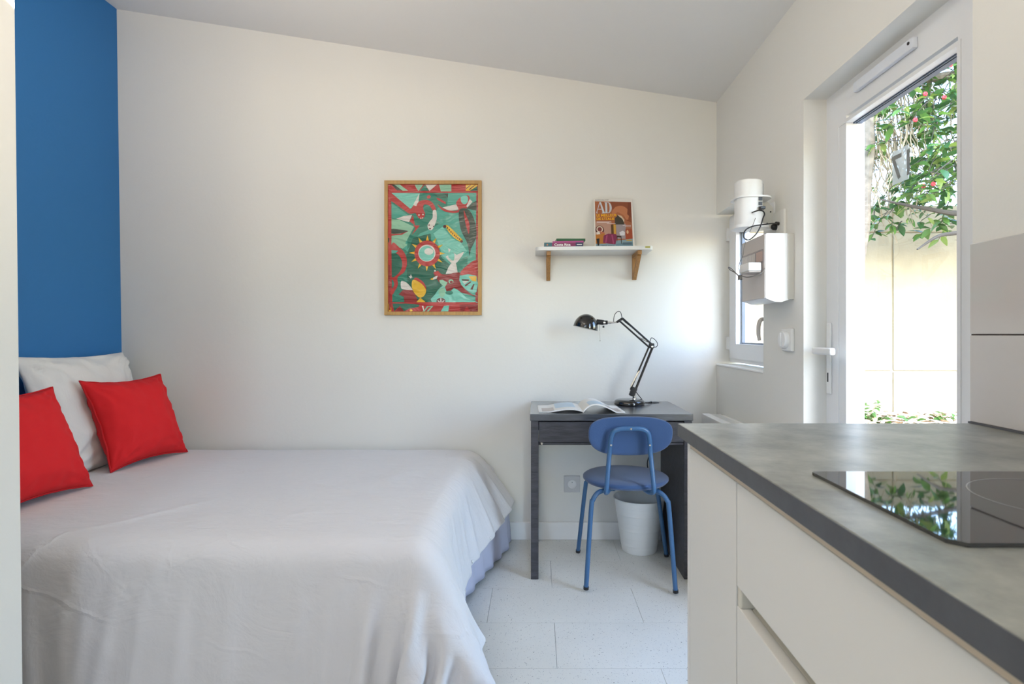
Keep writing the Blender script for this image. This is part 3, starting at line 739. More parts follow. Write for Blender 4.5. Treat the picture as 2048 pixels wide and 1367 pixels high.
# ---- desk lamp
LY = 2.86
def LP(px, py, dy=0): return Vector(((px-1073)*LY/FOC, LY+dy, CAMZ-(py-669)*LY/FOC))
lm = empty('desk_lamp', (.47, LY, DZ), 'black articulated desk lamp with a dome shade standing on the desk', 'lamp')
build('base', MB().lathe([(.0, 0), (.074, 0), (.077, .004), (.0775, .010), (.076, .018), (.070, .025), (.058, .029), (.0, .030)], (.472, LY, DZ), seg=48), M['shade'], lm)
pb = Vector((.497, LY, DZ+.027)); pj = LP(1268.5, 777)
build('post', MB().tube([pb, pj+Vector((0, 0, .004))], .0065, 14).lathe([(.011, 0), (.011, .012), (.007, .016)], pb-Vector((0, 0, .003)), seg=20), M['chrome'], lm)
el = LP(1303, 693); dirl = (el-pj).normalized(); perp = Vector((dirl.z, 0, -dirl.x))
for dy in (-.008, .008):
    build('lower_arm', MB().tube([pj-dirl*.02+Vector((0, dy, 0))+perp*.008, el+Vector((0, dy, 0))+perp*.006], .0046, 10), M['black'], lm)
build('lower_arm', MB().tube([pj-perp*.016-dirl*.012, el-perp*.012-dirl*.01], .0046, 10), M['black'], lm)
build('tension_spring', MB().tube([LP(1262, 772), LP(1278, 741)], .0052, 10).tube([LP(1278, 741), LP(1290, 712)], .0016, 8), M['chrome'], lm)
build('base_bracket', MB().box((-.014, -.012, -.028), (.014, .012, .020), .004, 2, M=Matrix.Translation(pj-dirl*.012) @ Matrix.Rotation(math.atan2(dirl.x, dirl.z), 4, 'Y')), M['black'], lm)
hj = LP(1243, 638); diru = (hj-el).normalized(); pu = Vector((-diru.z, 0, diru.x))
if pu.z < 0: pu = -pu
for dy in (-.007, .007):
    build('upper_arm', MB().tube([el+pu*.010+Vector((0, dy, 0)), hj+pu*.007+Vector((0, dy, 0))], .0042, 10), M['black'], lm)
build('upper_arm', MB().tube([el-pu*.010-diru*-.004, hj-pu*.013], .0046, 10), M['black'], lm)
build('tension_spring', MB().tube([LP(1298, 684), LP(1283, 676)], .0046, 10).tube([LP(1283, 676), LP(1272, 672)], .0015, 8), M['chrome'], lm)
eb = MB().tube([el+Vector((0, -.014, 0)), el+Vector((0, .014, 0))], .010, 16).box((-.013, -.012, -.008), (.013, .012, .018), .004, 2, M=Matrix.Translation(el))
build('elbow_joint', eb, M['black'], lm)
build('elbow_bolt', MB().lathe([(.006, 0), (.006, .003), (.003, .005)], el+Vector((0, -.014, 0)), (0, -1, 0), 14), M['chrome'], lm)
h2 = LP(1233, 644); h3 = LP(1222, 645)
build('head_bracket', MB().tube([hj+pu*.006, h2], .0055, 10).tube([hj-pu*.012, h2], .005, 10).tube([hj+Vector((0, -.012, 0)), hj+Vector((0, .012, 0))], .007, 12), M['black'], lm)
build('head_stem', MB().tube([h2, h3], .0042, 12).tube([h3, LP(1211, 645)], .0058, 12), M['chrome'], lm)
bs = MB().tube([LP(1215, 644.5), LP(1207, 644.5)], .0105, 14).tube([LP(1207, 644.5), LP(1193, 643)], [.0125, .0135], 16).tube([LP(1207, 651), LP(1207, 655)], .005, 10)
build('lamp_holder', bs, M['black'], lm)
build('holder_screw', MB().lathe([(.006, 0), (.006, .003), (.003, .005)], LP(1208, 645, -.012), (0, -1, 0), 14), M['chrome'], lm)
ax = Vector((math.sin(math.radians(13)), 0, math.cos(math.radians(13)))); sc_ = LP(1171, 655)
pr_o = [(.063*math.cos(a), 0.070*math.sin(a)) for a in [PI/2*k/14 for k in range(15)]]; pr_o[-1] = (.0001, .070)
shd = build('shade', MB().lathe([(.0645, -.003), (.065, 0)]+pr_o, sc_, ax, 40), M['shade'], lm, smooth=60)
pr_i = [(.0625*math.cos(a), -.003+.058*math.sin(a)) for a in [PI/2*k/12 for k in range(13)]]; pr_i[-1] = (.0001, .055)
build('shade_lining', MB().lathe([(.0640, -.0035)]+pr_i, sc_, ax, 40), M['lampin'], shd, smooth=60)
build('bulb', MB().lathe([(.0001, -.002), (.012, .0), (.018, .010), (.016, .022), (.009, .034), (.009, .05)], sc_+ax*.0, ax, 20), M['lampin'], shd)
build('pull_rod', MB().tube([LP(1199, 650), LP(1200, 680)], .0012, 8).lathe([(.0001, -.003), (.003, 0), (.0001, .003)], LP(1200, 681), seg=10), M['chrome'], lm)
build('cord', MB().tube([LP(1227, 643), LP(1229, 630), LP(1235, 623), LP(1241, 624), LP(1244, 634), LP(1250, 643, .008), LP(1275, 662, .008), LP(1298, 682, .008), LP(1301, 678), LP(1304, 675), LP(1311, 680), LP(1315, 687), LP(1313, 693), LP(1306, 694)], .0018, 8), M['black'], lm)
build('cord', MB().tube([LP(1269, 779, .006), LP(1276, 788, .01), LP(1284, 798, .01), (.545, 2.85, DZ+.012)], .0020, 8), M['black'], lm)

# ---------------------------------------------------------------- chair
ch = empty('chair', (.40, 2.55, 0), 'blue round-seated steel chair pushed under the desk', 'chair')
SX, SY, SZ = .402, 2.545, .468
# seat: round pad
sp = []
for k_ in range(49):
    pass
seat = MB().lathe([(.0001, -.030), (.16, -.030), (.183, -.024), (.193, -.014), (.193, -.006), (.184, .000), (.15, .004), (.0001, .006)], (0, 0, 0), seg=56)
seat.v = [(SX+p[0]*.99, SY+p[1]*1.0, SZ+p[2]) for p in seat.v]
build('seat', seat, M['chairfab'], ch, smooth=60)
# curved backrest pad, rounded trapezoid (superellipse), wider at the top
Bc = Vector((.390, 2.338, .674))
def bpt(u, v, t_):
    a = abs(u)
    x = u*.173; z = v*.084
    return x, z
ring_n = 72; pts = []
for k_ in range(ring_n):
    a = 2*PI*k_/ring_n; c_, s_ = math.cos(a), math.sin(a)
    e = .60 if s_ > 0 else .78
    x = abs(c_)**e*(1 if c_ > 0 else -1)*.174; z = abs(s_)**(.62 if s_ > 0 else .85)*(1 if s_ > 0 else -1)*(.072 if s_ > 0 else .096)+.012
    pts.append((x, z))
bk = MB(); lay = []
for (sc2, yo) in ((.0, .000), (.5, .0), (.85, .0), (.97, .002), (1.0, .008), (1.0, .014), (.97, .020), (.85, .023), (.5, .024), (0., .024)):
    lay.append([(x*sc2, z*sc2 if sc2 else 0, yo) for x, z in pts])
V_ = []
for L_ in lay:
    for x, z, yo in L_:
        V_.append((Bc.x+x, Bc.y+yo-.95*x*x*1.0*-1*0+(-1.1*(x*x))+.02+z*-.18, Bc.z+z))
F_ = []
for i in range(len(lay)-1):
    for k_ in range(ring_n): F_.append((i*ring_n+k_, i*ring_n+(k_+1) % ring_n, (i+1)*ring_n+(k_+1) % ring_n, (i+1)*ring_n+k_))
bk.add(V_, F_)
build('backrest', bk, M['chairfab'], ch, smooth=60, weld=True)
ty = 2.340
bt = [(.318, 2.43, .440), (.299, 2.375, .436), (.288, 2.335, .446), (.290, 2.322, .475), (.302, 2.335, .60), (.307, 2.328, .665), (.316, 2.322, .697), (.340, 2.318, .711), (.388, 2.316, .714), (.436, 2.318, .711), (.459, 2.322, .697), (.468, 2.328, .665), (.474, 2.335, .60), (.484, 2.322, .475), (.484, 2.335, .446), (.473, 2.375, .436), (.455, 2.43, .440)]
bf = build('back_frame', MB().tube(bt, .0098, 14, 6), M['chair'], ch, smooth=60)
for p in ((.388, 2.3065, .714), (.3075, 2.3185, .645), (.4675, 2.3185, .645)):
    build('screw', MB().lathe([(.0048, 0), (.0042, .0025), (.0015, .003)], p, (0, -1, 0), 12), M['chrome'], bf)
def leg(pts_):
    o = build('leg', MB().tube(pts_, .0102, 14, 6), M['chair'], ch, smooth=60)
    a, b = Vector(pts_[-2]), Vector(pts_[-1]); d_ = (b-a).normalized()
    build('foot_cap', MB().tube([b-d_*.012, b+d_*.0004], .0118, 14), M['black'], o)
leg([(.345, 2.46, .430), (.300, 2.43, .430), (.262, 2.400, .426), (.240, 2.388, .400), (.232, 2.390, .355), (.212, 2.408, .012)])
leg([(.460, 2.46, .430), (.500, 2.425, .430), (.530, 2.392, .426), (.552, 2.376, .400), (.560, 2.374, .355), (.588, 2.376, .012)])
leg([(.345, 2.62, .430), (.300, 2.65, .430), (.262, 2.675, .426), (.240, 2.685, .400), (.233, 2.700, .355), (.208, 2.822, .012)])
leg([(.460, 2.62, .430), (.505, 2.65, .430), (.545, 2.675, .426), (.570, 2.685, .400), (.580, 2.700, .355), (.640, 2.770, .012)])
build('under_frame', MB().tube([(.335, 2.44, .431), (.345, 2.54, .431), (.335, 2.64, .431)], .009, 12).tube([(.47, 2.44, .431), (.46, 2.54, .431), (.47, 2.64, .431)], .009, 12).box((.33, 2.50, .428), (.475, 2.58, .438)), M['chair'], ch)

# ---- waste bin
pr = [(.0001, .004), (.084, .004), (.086, 0), (.088, .002)]
Hb = .272
for i in range(1, 28):
    t_ = i/28; r_ = .088+.040*t_
    z = Hb*t_
    r_ += .0008*(1 if (i//4) % 2 else -1) if i % 4 == 0 else 0
    pr.append((r_, z))
    if i % 4 == 0: pr.append((r_+.0014, z+.0012))
pr += [(.1285, Hb-.006), (.132, Hb-.006), (.1325, Hb-.002), (.131, Hb), (.128, Hb), (.1265, Hb-.004), (.086, .008), (.0001, .008)]
bn = build('waste_bin', MB().lathe(pr, (.527, 2.885, 0), seg=56), M['bin'], None, smooth=30)
tag(bn, 'white ribbed plastic waste bin under the desk', 'bin')

# ---- wall socket on the far wall
so_ = empty('wall_socket', (.191, YW, .254), 'white power socket low on the far wall under the desk', 'socket')
build('plate', MB().box((.148, YW-.010, .254), (.234, YW, .342), .003, 2), mat('socket_white', (.60, .60, .60), .35), so_)
build('well', MB().lathe([(.022, .001), (.0235, .0), (.022, -.0012), (.0195, -.0005), (.0185, .0085), (.0001, .0087)], (.191, YW-.0115, .298), (0, 1, 0), 32), M['plastic'], so_)
for dx, dz in ((-.009, -.002), (.009, -.002)):
    build('pin_hole', MB().lathe([(.003, 0), (.003, .002), (.0001, .002)], (.191+dx, YW-.0045, .298+dz), (0, -1, 0), 12), M['black'], so_)
build('earth_pin', MB().tube([(.191, YW-.003, .308), (.191, YW-.011, .308)], .0024, 10), M['chrome'], so_)

# ---- convector heater
ht = empty('electric_heater', (.90, 2.44, .10), 'white electric panel heater on the right wall beside the desk', 'heater')
build('body', MB().box((.852, 2.05, .12), (.895, 2.905, .695), .006, 2).box((.895, 2.05, .12), (.952, 2.06, .690)).box((.895, 2.895, .12), (.952, 2.905, .690)), M['trimw'], ht)
build('back_plate', MB().box((.944, 2.06, .12), (.967, 2.895, .688), .002, 1), M['trimw'], ht)
for i in range(42):
    y = 2.068+i*.020
    build('grille_slat', MB().box((.895, y, .672), (.944, y+.0045, .689)), M['trimw'], ht, smooth=None)

# ---------------------------------------------------------------- wall shelf
SHY = YW-.20
tilt = math.radians(.5)
def shT(mb):
    R_ = Matrix.Translation((.292, 0, 1.536)) @ Matrix.Rotation(-tilt, 4, 'Y') @ Matrix.Translation((-.292, 0, -1.536))
    mb.v = [tuple(R_ @ Vector(p)) for p in mb.v]; return mb
sf = empty('wall_shelf', (.292, YW, 1.39), 'white wall shelf on two wooden brackets above the desk', 'shelf')
# board with rounded front corners
bp_ = [(-.006, YW), (-.006, SHY+.03)]+[(-.006+.03*(1-math.cos(a)), SHY+.03*(1-math.sin(a))) for a in [PI/2*k/6 for k in range(1, 7)]]
bp_ += [(.590-.03*(1-math.sin(a)), SHY+.03*(1-math.cos(a))) for a in [PI/2*k/6 for k in range(0, 7)]]+[(.590, YW)]
build('board', shT(MB().prism(bp_, 'z', 1.527, 1.545)), M['shelf'], sf, smooth=30)
build('price_label', shT(MB().box((.547, SHY-.0006, 1.5345), (.572, SHY+.001, 1.5425))), mat('label_olive', (.40, .38, .08), .6), sf, smooth=None)
for xc, in ((.062,), (.524,)):
    br = MB()
    w_ = .0105
    br_o = build('bracket', shT(MB().box((xc-w_, YW-.020, 1.392), (xc+w_, YW, 1.506), .0008, 1)), M['wood'], sf)
    build('bracket_arm', shT(MB().box((xc-w_, YW-.175, 1.506), (xc+w_, YW, 1.5268), .0008, 1)), M['wood'], br_o)
    A = Vector((xc, YW-.158, 1.506)); B = Vector((xc, YW-.012, 1.400)); dd = (B-A).normalized(); n_ = Vector((0, dd.z, -dd.y))*.009
    w8 = [(A+n_), (A-n_), (B-n_), (B+n_)]
    build('brace', shT(MB().prism([(p.y, p.z) for p in w8], 'x', xc-w_+.001, xc+w_-.001)), M['wood'], br_o)

def book(name, x0, x1, ya, yb, z0, th, cov, lab, rot=0, extra=None):
    t_ = empty(name, ((x0+x1)/2, (ya+yb)/2, z0), lab, 'book', 'travel books stacked on the shelf')
    Rm = Matrix.Translation(((x0+x1)/2, (ya+yb)/2, z0)) @ Matrix.Rotation(rot, 4, 'Z') @ Matrix.Rotation(-tilt, 4, 'Y') @ Matrix.Translation((-(x0+x1)/2, -(ya+yb)/2, -z0))
    def T(mb): mb.v = [tuple(Rm @ Vector(p)) for p in mb.v]; return mb
    c = MB().box((x0, ya, z0), (x1, yb, z0+.001)).box((x0, ya, z0+th-.001), (x1, yb, z0+th)).box((x0, ya, z0+.001), (x1, ya+.0012, z0+th-.001))
    build('cover', T(c), cov, t_, smooth=None)
    build('pages', T(MB().box((x0+.002, ya+.0015, z0+.0012), (x1-.002, yb-.003, z0+th-.0012))), M['paper'], t_, smooth=None)
    if extra: extra(t_, T)
mg = mat('book_magenta', '#7c1c55', .35); nv = mat('book_navy', '#20264f', .35); gr = mat('book_green', '#1f5a34', .35); pk = mat('book_pink', '#b03a86', .35)
bz = 1.5455
def cr_extra(t_, T):
    y = 2.8442
    build('navy_band', T(MB().box((.198, y-.0004, bz+.0005), (.236, y, bz+.0205))), nv, t_, smooth=None)
    build('photo_band', T(MB().box((.039, y-.0004, bz+.0005), (.078, y, bz+.0205))), mat('teal_print', '#1f5b66', .35), t_, smooth=None)
    build('flower_print', T(MB().lathe([(.004, 0), (.0001, .0004)], (.055, y-.0005, bz+.010), (0, -1, 0), 8)), mat('flower_print', '#c77a55', .4), t_)
    tv_, tf_ = text_mesh('Costa Rica', .0185, .0005)
    w_ = max(p[0] for p in tv_)
    build('title', T(MB().add([(.090+p[0]*(.082/w_), y-.0006, bz+.0048+p[1]*.85) for p in tv_], tf_)), mat('title_white', (.85, .85, .85), .5), t_, smooth=None)
    build('publisher_mark', T(MB().box((.204, y-.0006, bz+.008), (.230, y-.0003, bz+.0115))), bpy.data.materials['title_white'], t_, smooth=None)
book('book', .039, .236, 2.845, 2.975, bz-.0014, .0215, mg, 'magenta and navy travel guide titled Costa Rica, lowest in the stack', 0, cr_extra)
book('book', .085, .243, 2.868, 3.00, bz+.0205, .0115, pk, 'pink paperback in the middle of the shelf stack', -.05)
book('book', .098, .246, 2.872, 3.005, bz+.0335, .0115, gr, 'dark green thin paperback on top of the shelf stack', .06)

# ---- magazine standing on the shelf: drawn in cover coordinates (0..1, 0..1)
mgz = empty('magazine', (.41, 2.94, 1.55), 'interior design magazine standing on the shelf and leaning on the wall', 'magazine')
MW, MH = .208, .292
mo = Vector((.304, 2.925, 1.5483)); mu_ = Vector((0, .088, .276)).normalized(); mr_ = Vector((1, 0, .006)).normalized(); mn = mr_.cross(mu_)
def mp_(u, v, off=0): return tuple(mo+mr_*(u*MW)+mu_*(v*MH)+mn*off)
def slab3(u0, v0, u1, v1, o0, o1):
    return MB().add([mp_(u0, v0, o0), mp_(u1, v0, o0), mp_(u1, v1, o0), mp_(u0, v1, o0), mp_(u0, v0, o1), mp_(u1, v0, o1), mp_(u1, v1, o1), mp_(u0, v1, o1)], [(0, 1, 2, 3), (4, 5, 6, 7), (0, 1, 5, 4), (1, 2, 6, 5), (2, 3, 7, 6), (3, 0, 4, 7)])
build('pages', slab3(.006, .002, .996, .998, -.0042, -.0006), M['paper'], mgz, smooth=None)
build('cover', slab3(0, 0, 1, 1, -.0006, 0), mat('cover_white', (.76, .73, .68), .3), mgz, smooth=None)
pal = {}
def pmat(hexc):
    if hexc not in pal: pal[hexc] = mat('ink_'+hexc.strip('#'), hexc, .35)
    return pal[hexc]
def printed(name, shapes, f_map, parent, step=.00006, smoothall=False):
    cols = []; mb = MB()
    for i, s_ in enumerate(shapes):
        c_, pts_ = s_[0], s_[1]
        if len(s_) > 2: pts_ = smooth_poly(pts_, s_[2])
        if c_ not in cols: cols.append(c_)
        mb.add([f_map(x, y, .0003+step*i) for x, y in pts_], [tuple(range(len(pts_)))], cols.index(c_))
    o = build(name, mb, [pmat(c_) for c_ in cols], parent, smooth=None, weld=None)
    return o
# cover pixel frame of the zoomed photo: x 968..1500, y 130..755
def cm(x, y, off): return mp_((x-962)/(1500-962), (757-y)/(757-130), off)
def ell(cx_, cy_, rx, ry, n=20, a0=0, a1=2*PI): return [(cx_+rx*math.cos(a0+(a1-a0)*i/n), cy_+ry*math.sin(a0+(a1-a0)*i/n)) for i in range(n if abs(a1-a0-2*PI) < 1e-6 else n+1)]
S_ = [('#a4623f', [(983, 160), (1482, 172), (1476, 752), (975, 752)]),
      ('#8a4a2e', [(1200, 165), (1482, 172), (1478, 440), (1390, 400), (1340, 250), (1260, 230), (1225, 300)]),
      ('#b9764f', ell(1330, 330, 120, 110, 16, PI, 2*PI)+[(1430, 400), (1400, 400), (1370, 340), (1290, 300), (1230, 340)]),
      ('#7a3f28', [(1440, 180), (1482, 180), (1478, 380), (1420, 330)]),
      ('#b58d7c', [(983, 420), (1200, 420), (1200, 620), (983, 640)]),
      ('#9a8f93', [(1260, 460), (1390, 450), (1390, 640), (1260, 640)]),
      ('#3f3a30', [(1245, 440), (1250, 380), (1290, 340), (1340, 370), (1370, 420), (1370, 460), (1245, 460)]),
      ('#c9b9a0', [(1290, 335), (1340, 350), (1378, 400), (1372, 440), (1350, 390), (1300, 352)]),
      ('#5b3d1e', [(1190, 460), (1225, 460), (1225, 600), (1190, 600)]),
      ('#c99a3f', [(1225, 460), (1258, 460), (1255, 600), (1225, 600)]),
      ('#a0482a', [(1385, 520), (1476, 520), (1476, 660), (1380, 640)]),
      ('#d8b48c', ell(1412, 555, 14, 24)),
      ('#7f9aa6', [(975, 690), (1476, 640), (1476, 752), (975, 752)]),
      ('#6a8b9b', [(1250, 700), (1476, 680), (1476, 752), (1240, 752)]),
      ('#5a2a2a', ell(1035, 530, 60, 56)),
      ('#d9cbb8', ell(1035, 520, 44, 40)), ('#7a3a3a', ell(1035, 520, 30, 28)),
      ('#d9cfc6', [(985, 560), (1020, 545), (1050, 590), (1000, 610)]), ('#b8694a', [(1040, 545), (1100, 560), (1090, 590), (1045, 580)]),
      ('#b0702a', [(975, 590), (1100, 570), (1110, 700), (975, 700)]),
      ('#7e2a4e', [(1085, 600), (1150, 575), (1250, 580), (1268, 610), (1240, 710), (1150, 700), (1072, 690)]),
      ('#a4476e', [(1120, 600), (1140, 595), (1120, 690), (1100, 690)]), ('#a4476e', [(1190, 590), (1205, 590), (1225, 700), (1205, 700)]),
      ('#1c1c22', [(985, 640), (1028, 635), (1020, 720), (1000, 728)]),
      ('#3c2a24', [(1262, 600), (1325, 605), (1325, 700), (1318, 700), (1316, 625), (1272, 622), (1262, 690)]),
      ('#c9a23a', [(1390, 652), (1465, 655), (1462, 668), (1388, 665)]),
      ('#d8d6dc', [(1300, 560), (1350, 540), (1375, 560), (1370, 600), (1310, 600)]),
      # title letters
      ('#c9ccd2', [(996, 316), (1046, 172), (1056, 172), (1006, 308), (1018, 312), (1018, 316)]),
      ('#c9ccd2', [(1046, 172), (1066, 172), (1112, 308), (1122, 312), (1122, 318), (1072, 318), (1072, 312), (1084, 308)]),
      ('#c9ccd2', [(1022, 262), (1070, 262), (1072, 268), (1020, 268)]),
      ('#c9ccd2', [(1112, 174), (1126, 174), (1150, 174), (1150, 316), (1112, 316), (1112, 311), (1122, 306), (1122, 182), (1112, 179)]),
      ('#c9ccd2', [(1150, 174)]+ell(1160, 245, 52, 71, 14, -PI/2, PI/2)+[(1150, 316), (1150, 310)]+ell(1160, 245, 22, 64, 14, PI/2, -PI/2)+[(1150, 180)]),
      ('#cfd3d8', [(985, 145), (1090, 146), (1090, 149), (985, 148)]),
      ('#e8e0e0', [(1000, 420), (1190, 424), (1190, 428), (1000, 424)]), ('#e8e0e0', [(1000, 432), (1170, 434), (1170, 438), (1000, 436)]),
      ('#e8e0e0', [(1135, 446), (1255, 448), (1255, 453), (1135, 451)]),
      ('#e8e0e0', [(1350, 470), (1462, 472), (1462, 478), (1350, 476)]), ('#e8e0e0', [(1380, 488), (1462, 489), (1462, 493), (1380, 492)]),
      ('#3c4a58', [(1340, 690), (1462, 690), (1462, 697), (1340, 697)]), ('#3c4a58', [(1335, 704), (1462, 704), (1462, 711), (1335, 711)])]
printed('cover_picture', S_, cm, mgz)
for txt, x0_, y0_, wpx, hpx, cl in (('LE MEILLEUR', 996, 360, 280, 31, '#f0b520'), ("DE L'ITALIE", 996, 405, 245, 31, '#f0b520'), ('SPECIAL VOYAGE', 1050, 738, 175, 18, '#232f3a'), ('ARCHITECTURAL DIGEST', 985, 154, 190, 13, '#5a5550')):
    tv_, tf_ = text_mesh(txt, 1, .02 if hpx > 20 else 0); w_ = max(p[0] for p in tv_); h_ = .69
    if txt.startswith('SPECIAL') or txt.startswith('ARCH'): pass
    build('cover_lettering', MB().add([cm(x0_+p[0]*wpx/w_, y0_-p[1]*hpx/h_, .0031) for p in tv_], tf_), pmat(cl), mgz, smooth=None)

# ---------------------------------------------------------------- framed poster
pf = empty('framed_poster', (-.554, YW, 1.205), 'oak-framed colourful red and green poster on the far wall above the bed', 'picture')
FX0, FX1, FZ0, FZ1 = -.813, -.294, 1.205, 1.924
fr = MB(); ya_, yb_ = YW-.026, YW-.002
def oring(y, ins): return [(FX0+ins, y, FZ0+ins), (FX1-ins, y, FZ0+ins), (FX1-ins, y, FZ1-ins), (FX0+ins, y, FZ1-ins)]
names = []
a0_, a1_, b0_, b1_ = oring(ya_, 0), oring(ya_, .0185), oring(yb_, 0), oring(yb_, .0185)
for k_ in range(4):
    j = (k_+1) % 4
    build('frame_rail', MB().add([a0_[k_], a0_[j], a1_[j], a1_[k_], b0_[k_], b0_[j], b1_[j], b1_[k_]], [(0, 1, 2, 3), (7, 6, 5, 4), (0, 4, 5, 1), (3, 2, 6, 7), (0, 3, 7, 4), (1, 5, 6, 2)]), M['framewood'], pf, smooth=None)
build('backing_board', MB().box((FX0+.01, YW-.012, FZ0+.01), (FX1-.01, YW-.002, FZ1-.01)), mat('backing_brown', (.3, .2, .12), .8), pf, smooth=None)
# printed cloth poster: coordinates of the zoomed photo, 134..985 x 95..1283
def pm(x, y, off):
    X = FX0+(x-132)/(985-132)*(FX1-FX0); Z = FZ1-(y-95)/(1283-95)*(FZ1-FZ0)
    return (X, YW-.0135-off+.0, Z)
TEAL, TEALD, GRN, RED, REDD, MINT, WHT, YEL, DKG, PALE, BRN = '#4aa290', '#2b7f6c', '#1d6350', '#b23433', '#8c2a2b', '#8dc0a2', '#d6d2cc', '#e2b32d', '#33453a', '#79c6b6', '#5c2222'
PS = [(RED, [(160, 125), (955, 125), (955, 1255), (160, 1255)]),
      (TEAL, [(188, 200), (938, 200), (930, 1172), (198, 1170)]),
      # darker folds of colour
      (TEALD, [(430, 200), (690, 200), (680, 330), (600, 330), (560, 420), (620, 470), (530, 520), (440, 560), (380, 640), (330, 700), (330, 200)]),
      (TEALD, [(190, 210), (330, 340), (350, 420), (400, 480), (330, 610), (290, 690), (330, 720), (540, 560), (540, 700), (620, 800), (700, 830), (860, 760), (860, 850), (560, 1170), (200, 1170), (200, 900)]),
      (GRN, [(380, 600), (530, 560), (540, 620), (640, 780), (700, 830), (640, 1000), (560, 1170), (400, 1170), (330, 1000), (320, 760)]),
      (PALE, [(190, 200), (440, 205), (420, 310), (330, 350)]), (TEAL, [(190, 290), (340, 400), (230, 430), (190, 420)]),
      (MINT, [(190, 430), (260, 440), (390, 500), (320, 630), (290, 695), (190, 660)]),
      (PALE, [(560, 560), (640, 500), (720, 600), (800, 640), (860, 720), (720, 820), (640, 760), (600, 640)]),
      (MINT, [(200, 590), (300, 640), (330, 660), (290, 695), (200, 660)]),
      # top band
      (DKG, [(190, 128), (220, 128), (330, 180), (240, 178)]), (MINT, [(215, 128), (265, 128), (335, 180), (290, 182)]),
      (MINT, [(395, 128), (470, 128), (430, 185), (410, 160)]), (TEALD, [(440, 182), (485, 128), (520, 182)]), (WHT, [(490, 128), (590, 128), (525, 185)]),
      (MINT, [(610, 128), (718, 128), (718, 188), (625, 188)]), (YEL, [(845, 128), (948, 128), (948, 182), (845, 182)]), (GRN, [(880, 182), (948, 140), (948, 182)]), (BRN, [(848, 160), (885, 130), (892, 130), (850, 168)]), (BRN, [(870, 170), (925, 130), (932, 130), (880, 175)]),
      # red bars and creature
      (RED, [(188, 200), (365, 350), (340, 382), (188, 272)]), (WHT, [(380, 310), (435, 205), (425, 320)]),
      (RED, [(385, 310), (425, 322), (440, 372), (345, 388), (355, 352)]),
      (RED, [(350, 452), (380, 398), (398, 490)]), (RED, [(380, 488), (440, 490), (408, 530), (370, 574), (402, 512)]), (WHT, [(232, 430), (300, 405), (372, 395), (345, 460)]),
      (RED, [(400, 360), (425, 285), (490, 262), (550, 285), (583, 350), (565, 370), (525, 315), (480, 305), (470, 340), (487, 385), (470, 425), (440, 430), (415, 400)], 4),
      (WHT, ell(433, 397, 8, 7, 8)), (WHT, ell(468, 392, 8, 7, 8)), (WHT, ell(449, 425, 5, 6, 6)), (WHT, ell(465, 422, 5, 6, 6)),
      (WHT, [(555, 360), (583, 355), (590, 430), (565, 500), (545, 530), (520, 525), (508, 490), (530, 450), (553, 420)], 3),
      (BRN, ell(522, 486, 6, 7, 8)), (BRN, ell(561, 498, 5, 6, 8)), (BRN, ell(530, 518, 9, 7, 8)),
      (RED, [(500, 235), (520, 218), (538, 232), (530, 250), (508, 252)]), (RED, [(585, 245), (610, 248), (672, 285), (665, 300), (600, 265)]),
      (DKG, [(655, 210), (690, 210), (688, 245)]), (GRN, [(560, 210), (655, 210), (680, 250), (600, 240)]),
      # red crescent arm, top right
      (WHT, [(640, 330), (770, 300), (800, 345), (700, 360)]),
      (RED, [(595, 300), (640, 335), (710, 358), (780, 350), (760, 290), (800, 240), (870, 225), (880, 280), (850, 340), (790, 372), (720, 378), (640, 355)], 4),
      (PALE, [(800, 245), (830, 225), (862, 235), (862, 280), (840, 300), (810, 290)], 3), (WHT, [(880, 255), (905, 280), (860, 330), (850, 320)]),
      (DKG, [(850, 340), (905, 290), (940, 270), (940, 358)]),
      (DKG, [(785, 360), (850, 340), (900, 390), (935, 500), (935, 600), (890, 700), (878, 758), (860, 650), (800, 520)], 4),
      (RED, [(828, 355), (848, 400), (878, 480), (872, 565), (852, 510), (835, 430)], 3),
      # wormlike yellow stick
      (YEL, [(672, 500), (690, 490), (815, 615), (800, 635), (740, 595), (690, 540)], 2), (BRN, ell(660, 498, 15, 13, 10)), (BRN, ell(808, 630, 12, 12, 10))]
for i in range(8):
    t_ = i/7; PS.append((BRN, ell(685+t_*105, 510+t_*100+10*math.sin(t_*PI), 5, 9, 6)))
PS += [(DKG, [(190, 520), (260, 525), (340, 540), (270, 558), (190, 560)], 3), (RED, [(190, 565), (270, 562), (335, 542), (280, 572), (190, 580)])]
for i in range(12):
    a = -PI/2+2*PI*i/12+.02; c_, s_ = math.cos(a), math.sin(a); r1, r2 = 105, 160
    PS.append((YEL, [(505+r1*math.cos(a-.14), 735+r1*math.sin(a-.14)), (505+r2*c_, 735+r2*s_), (505+r1*math.cos(a+.14), 735+r1*math.sin(a+.14))]))
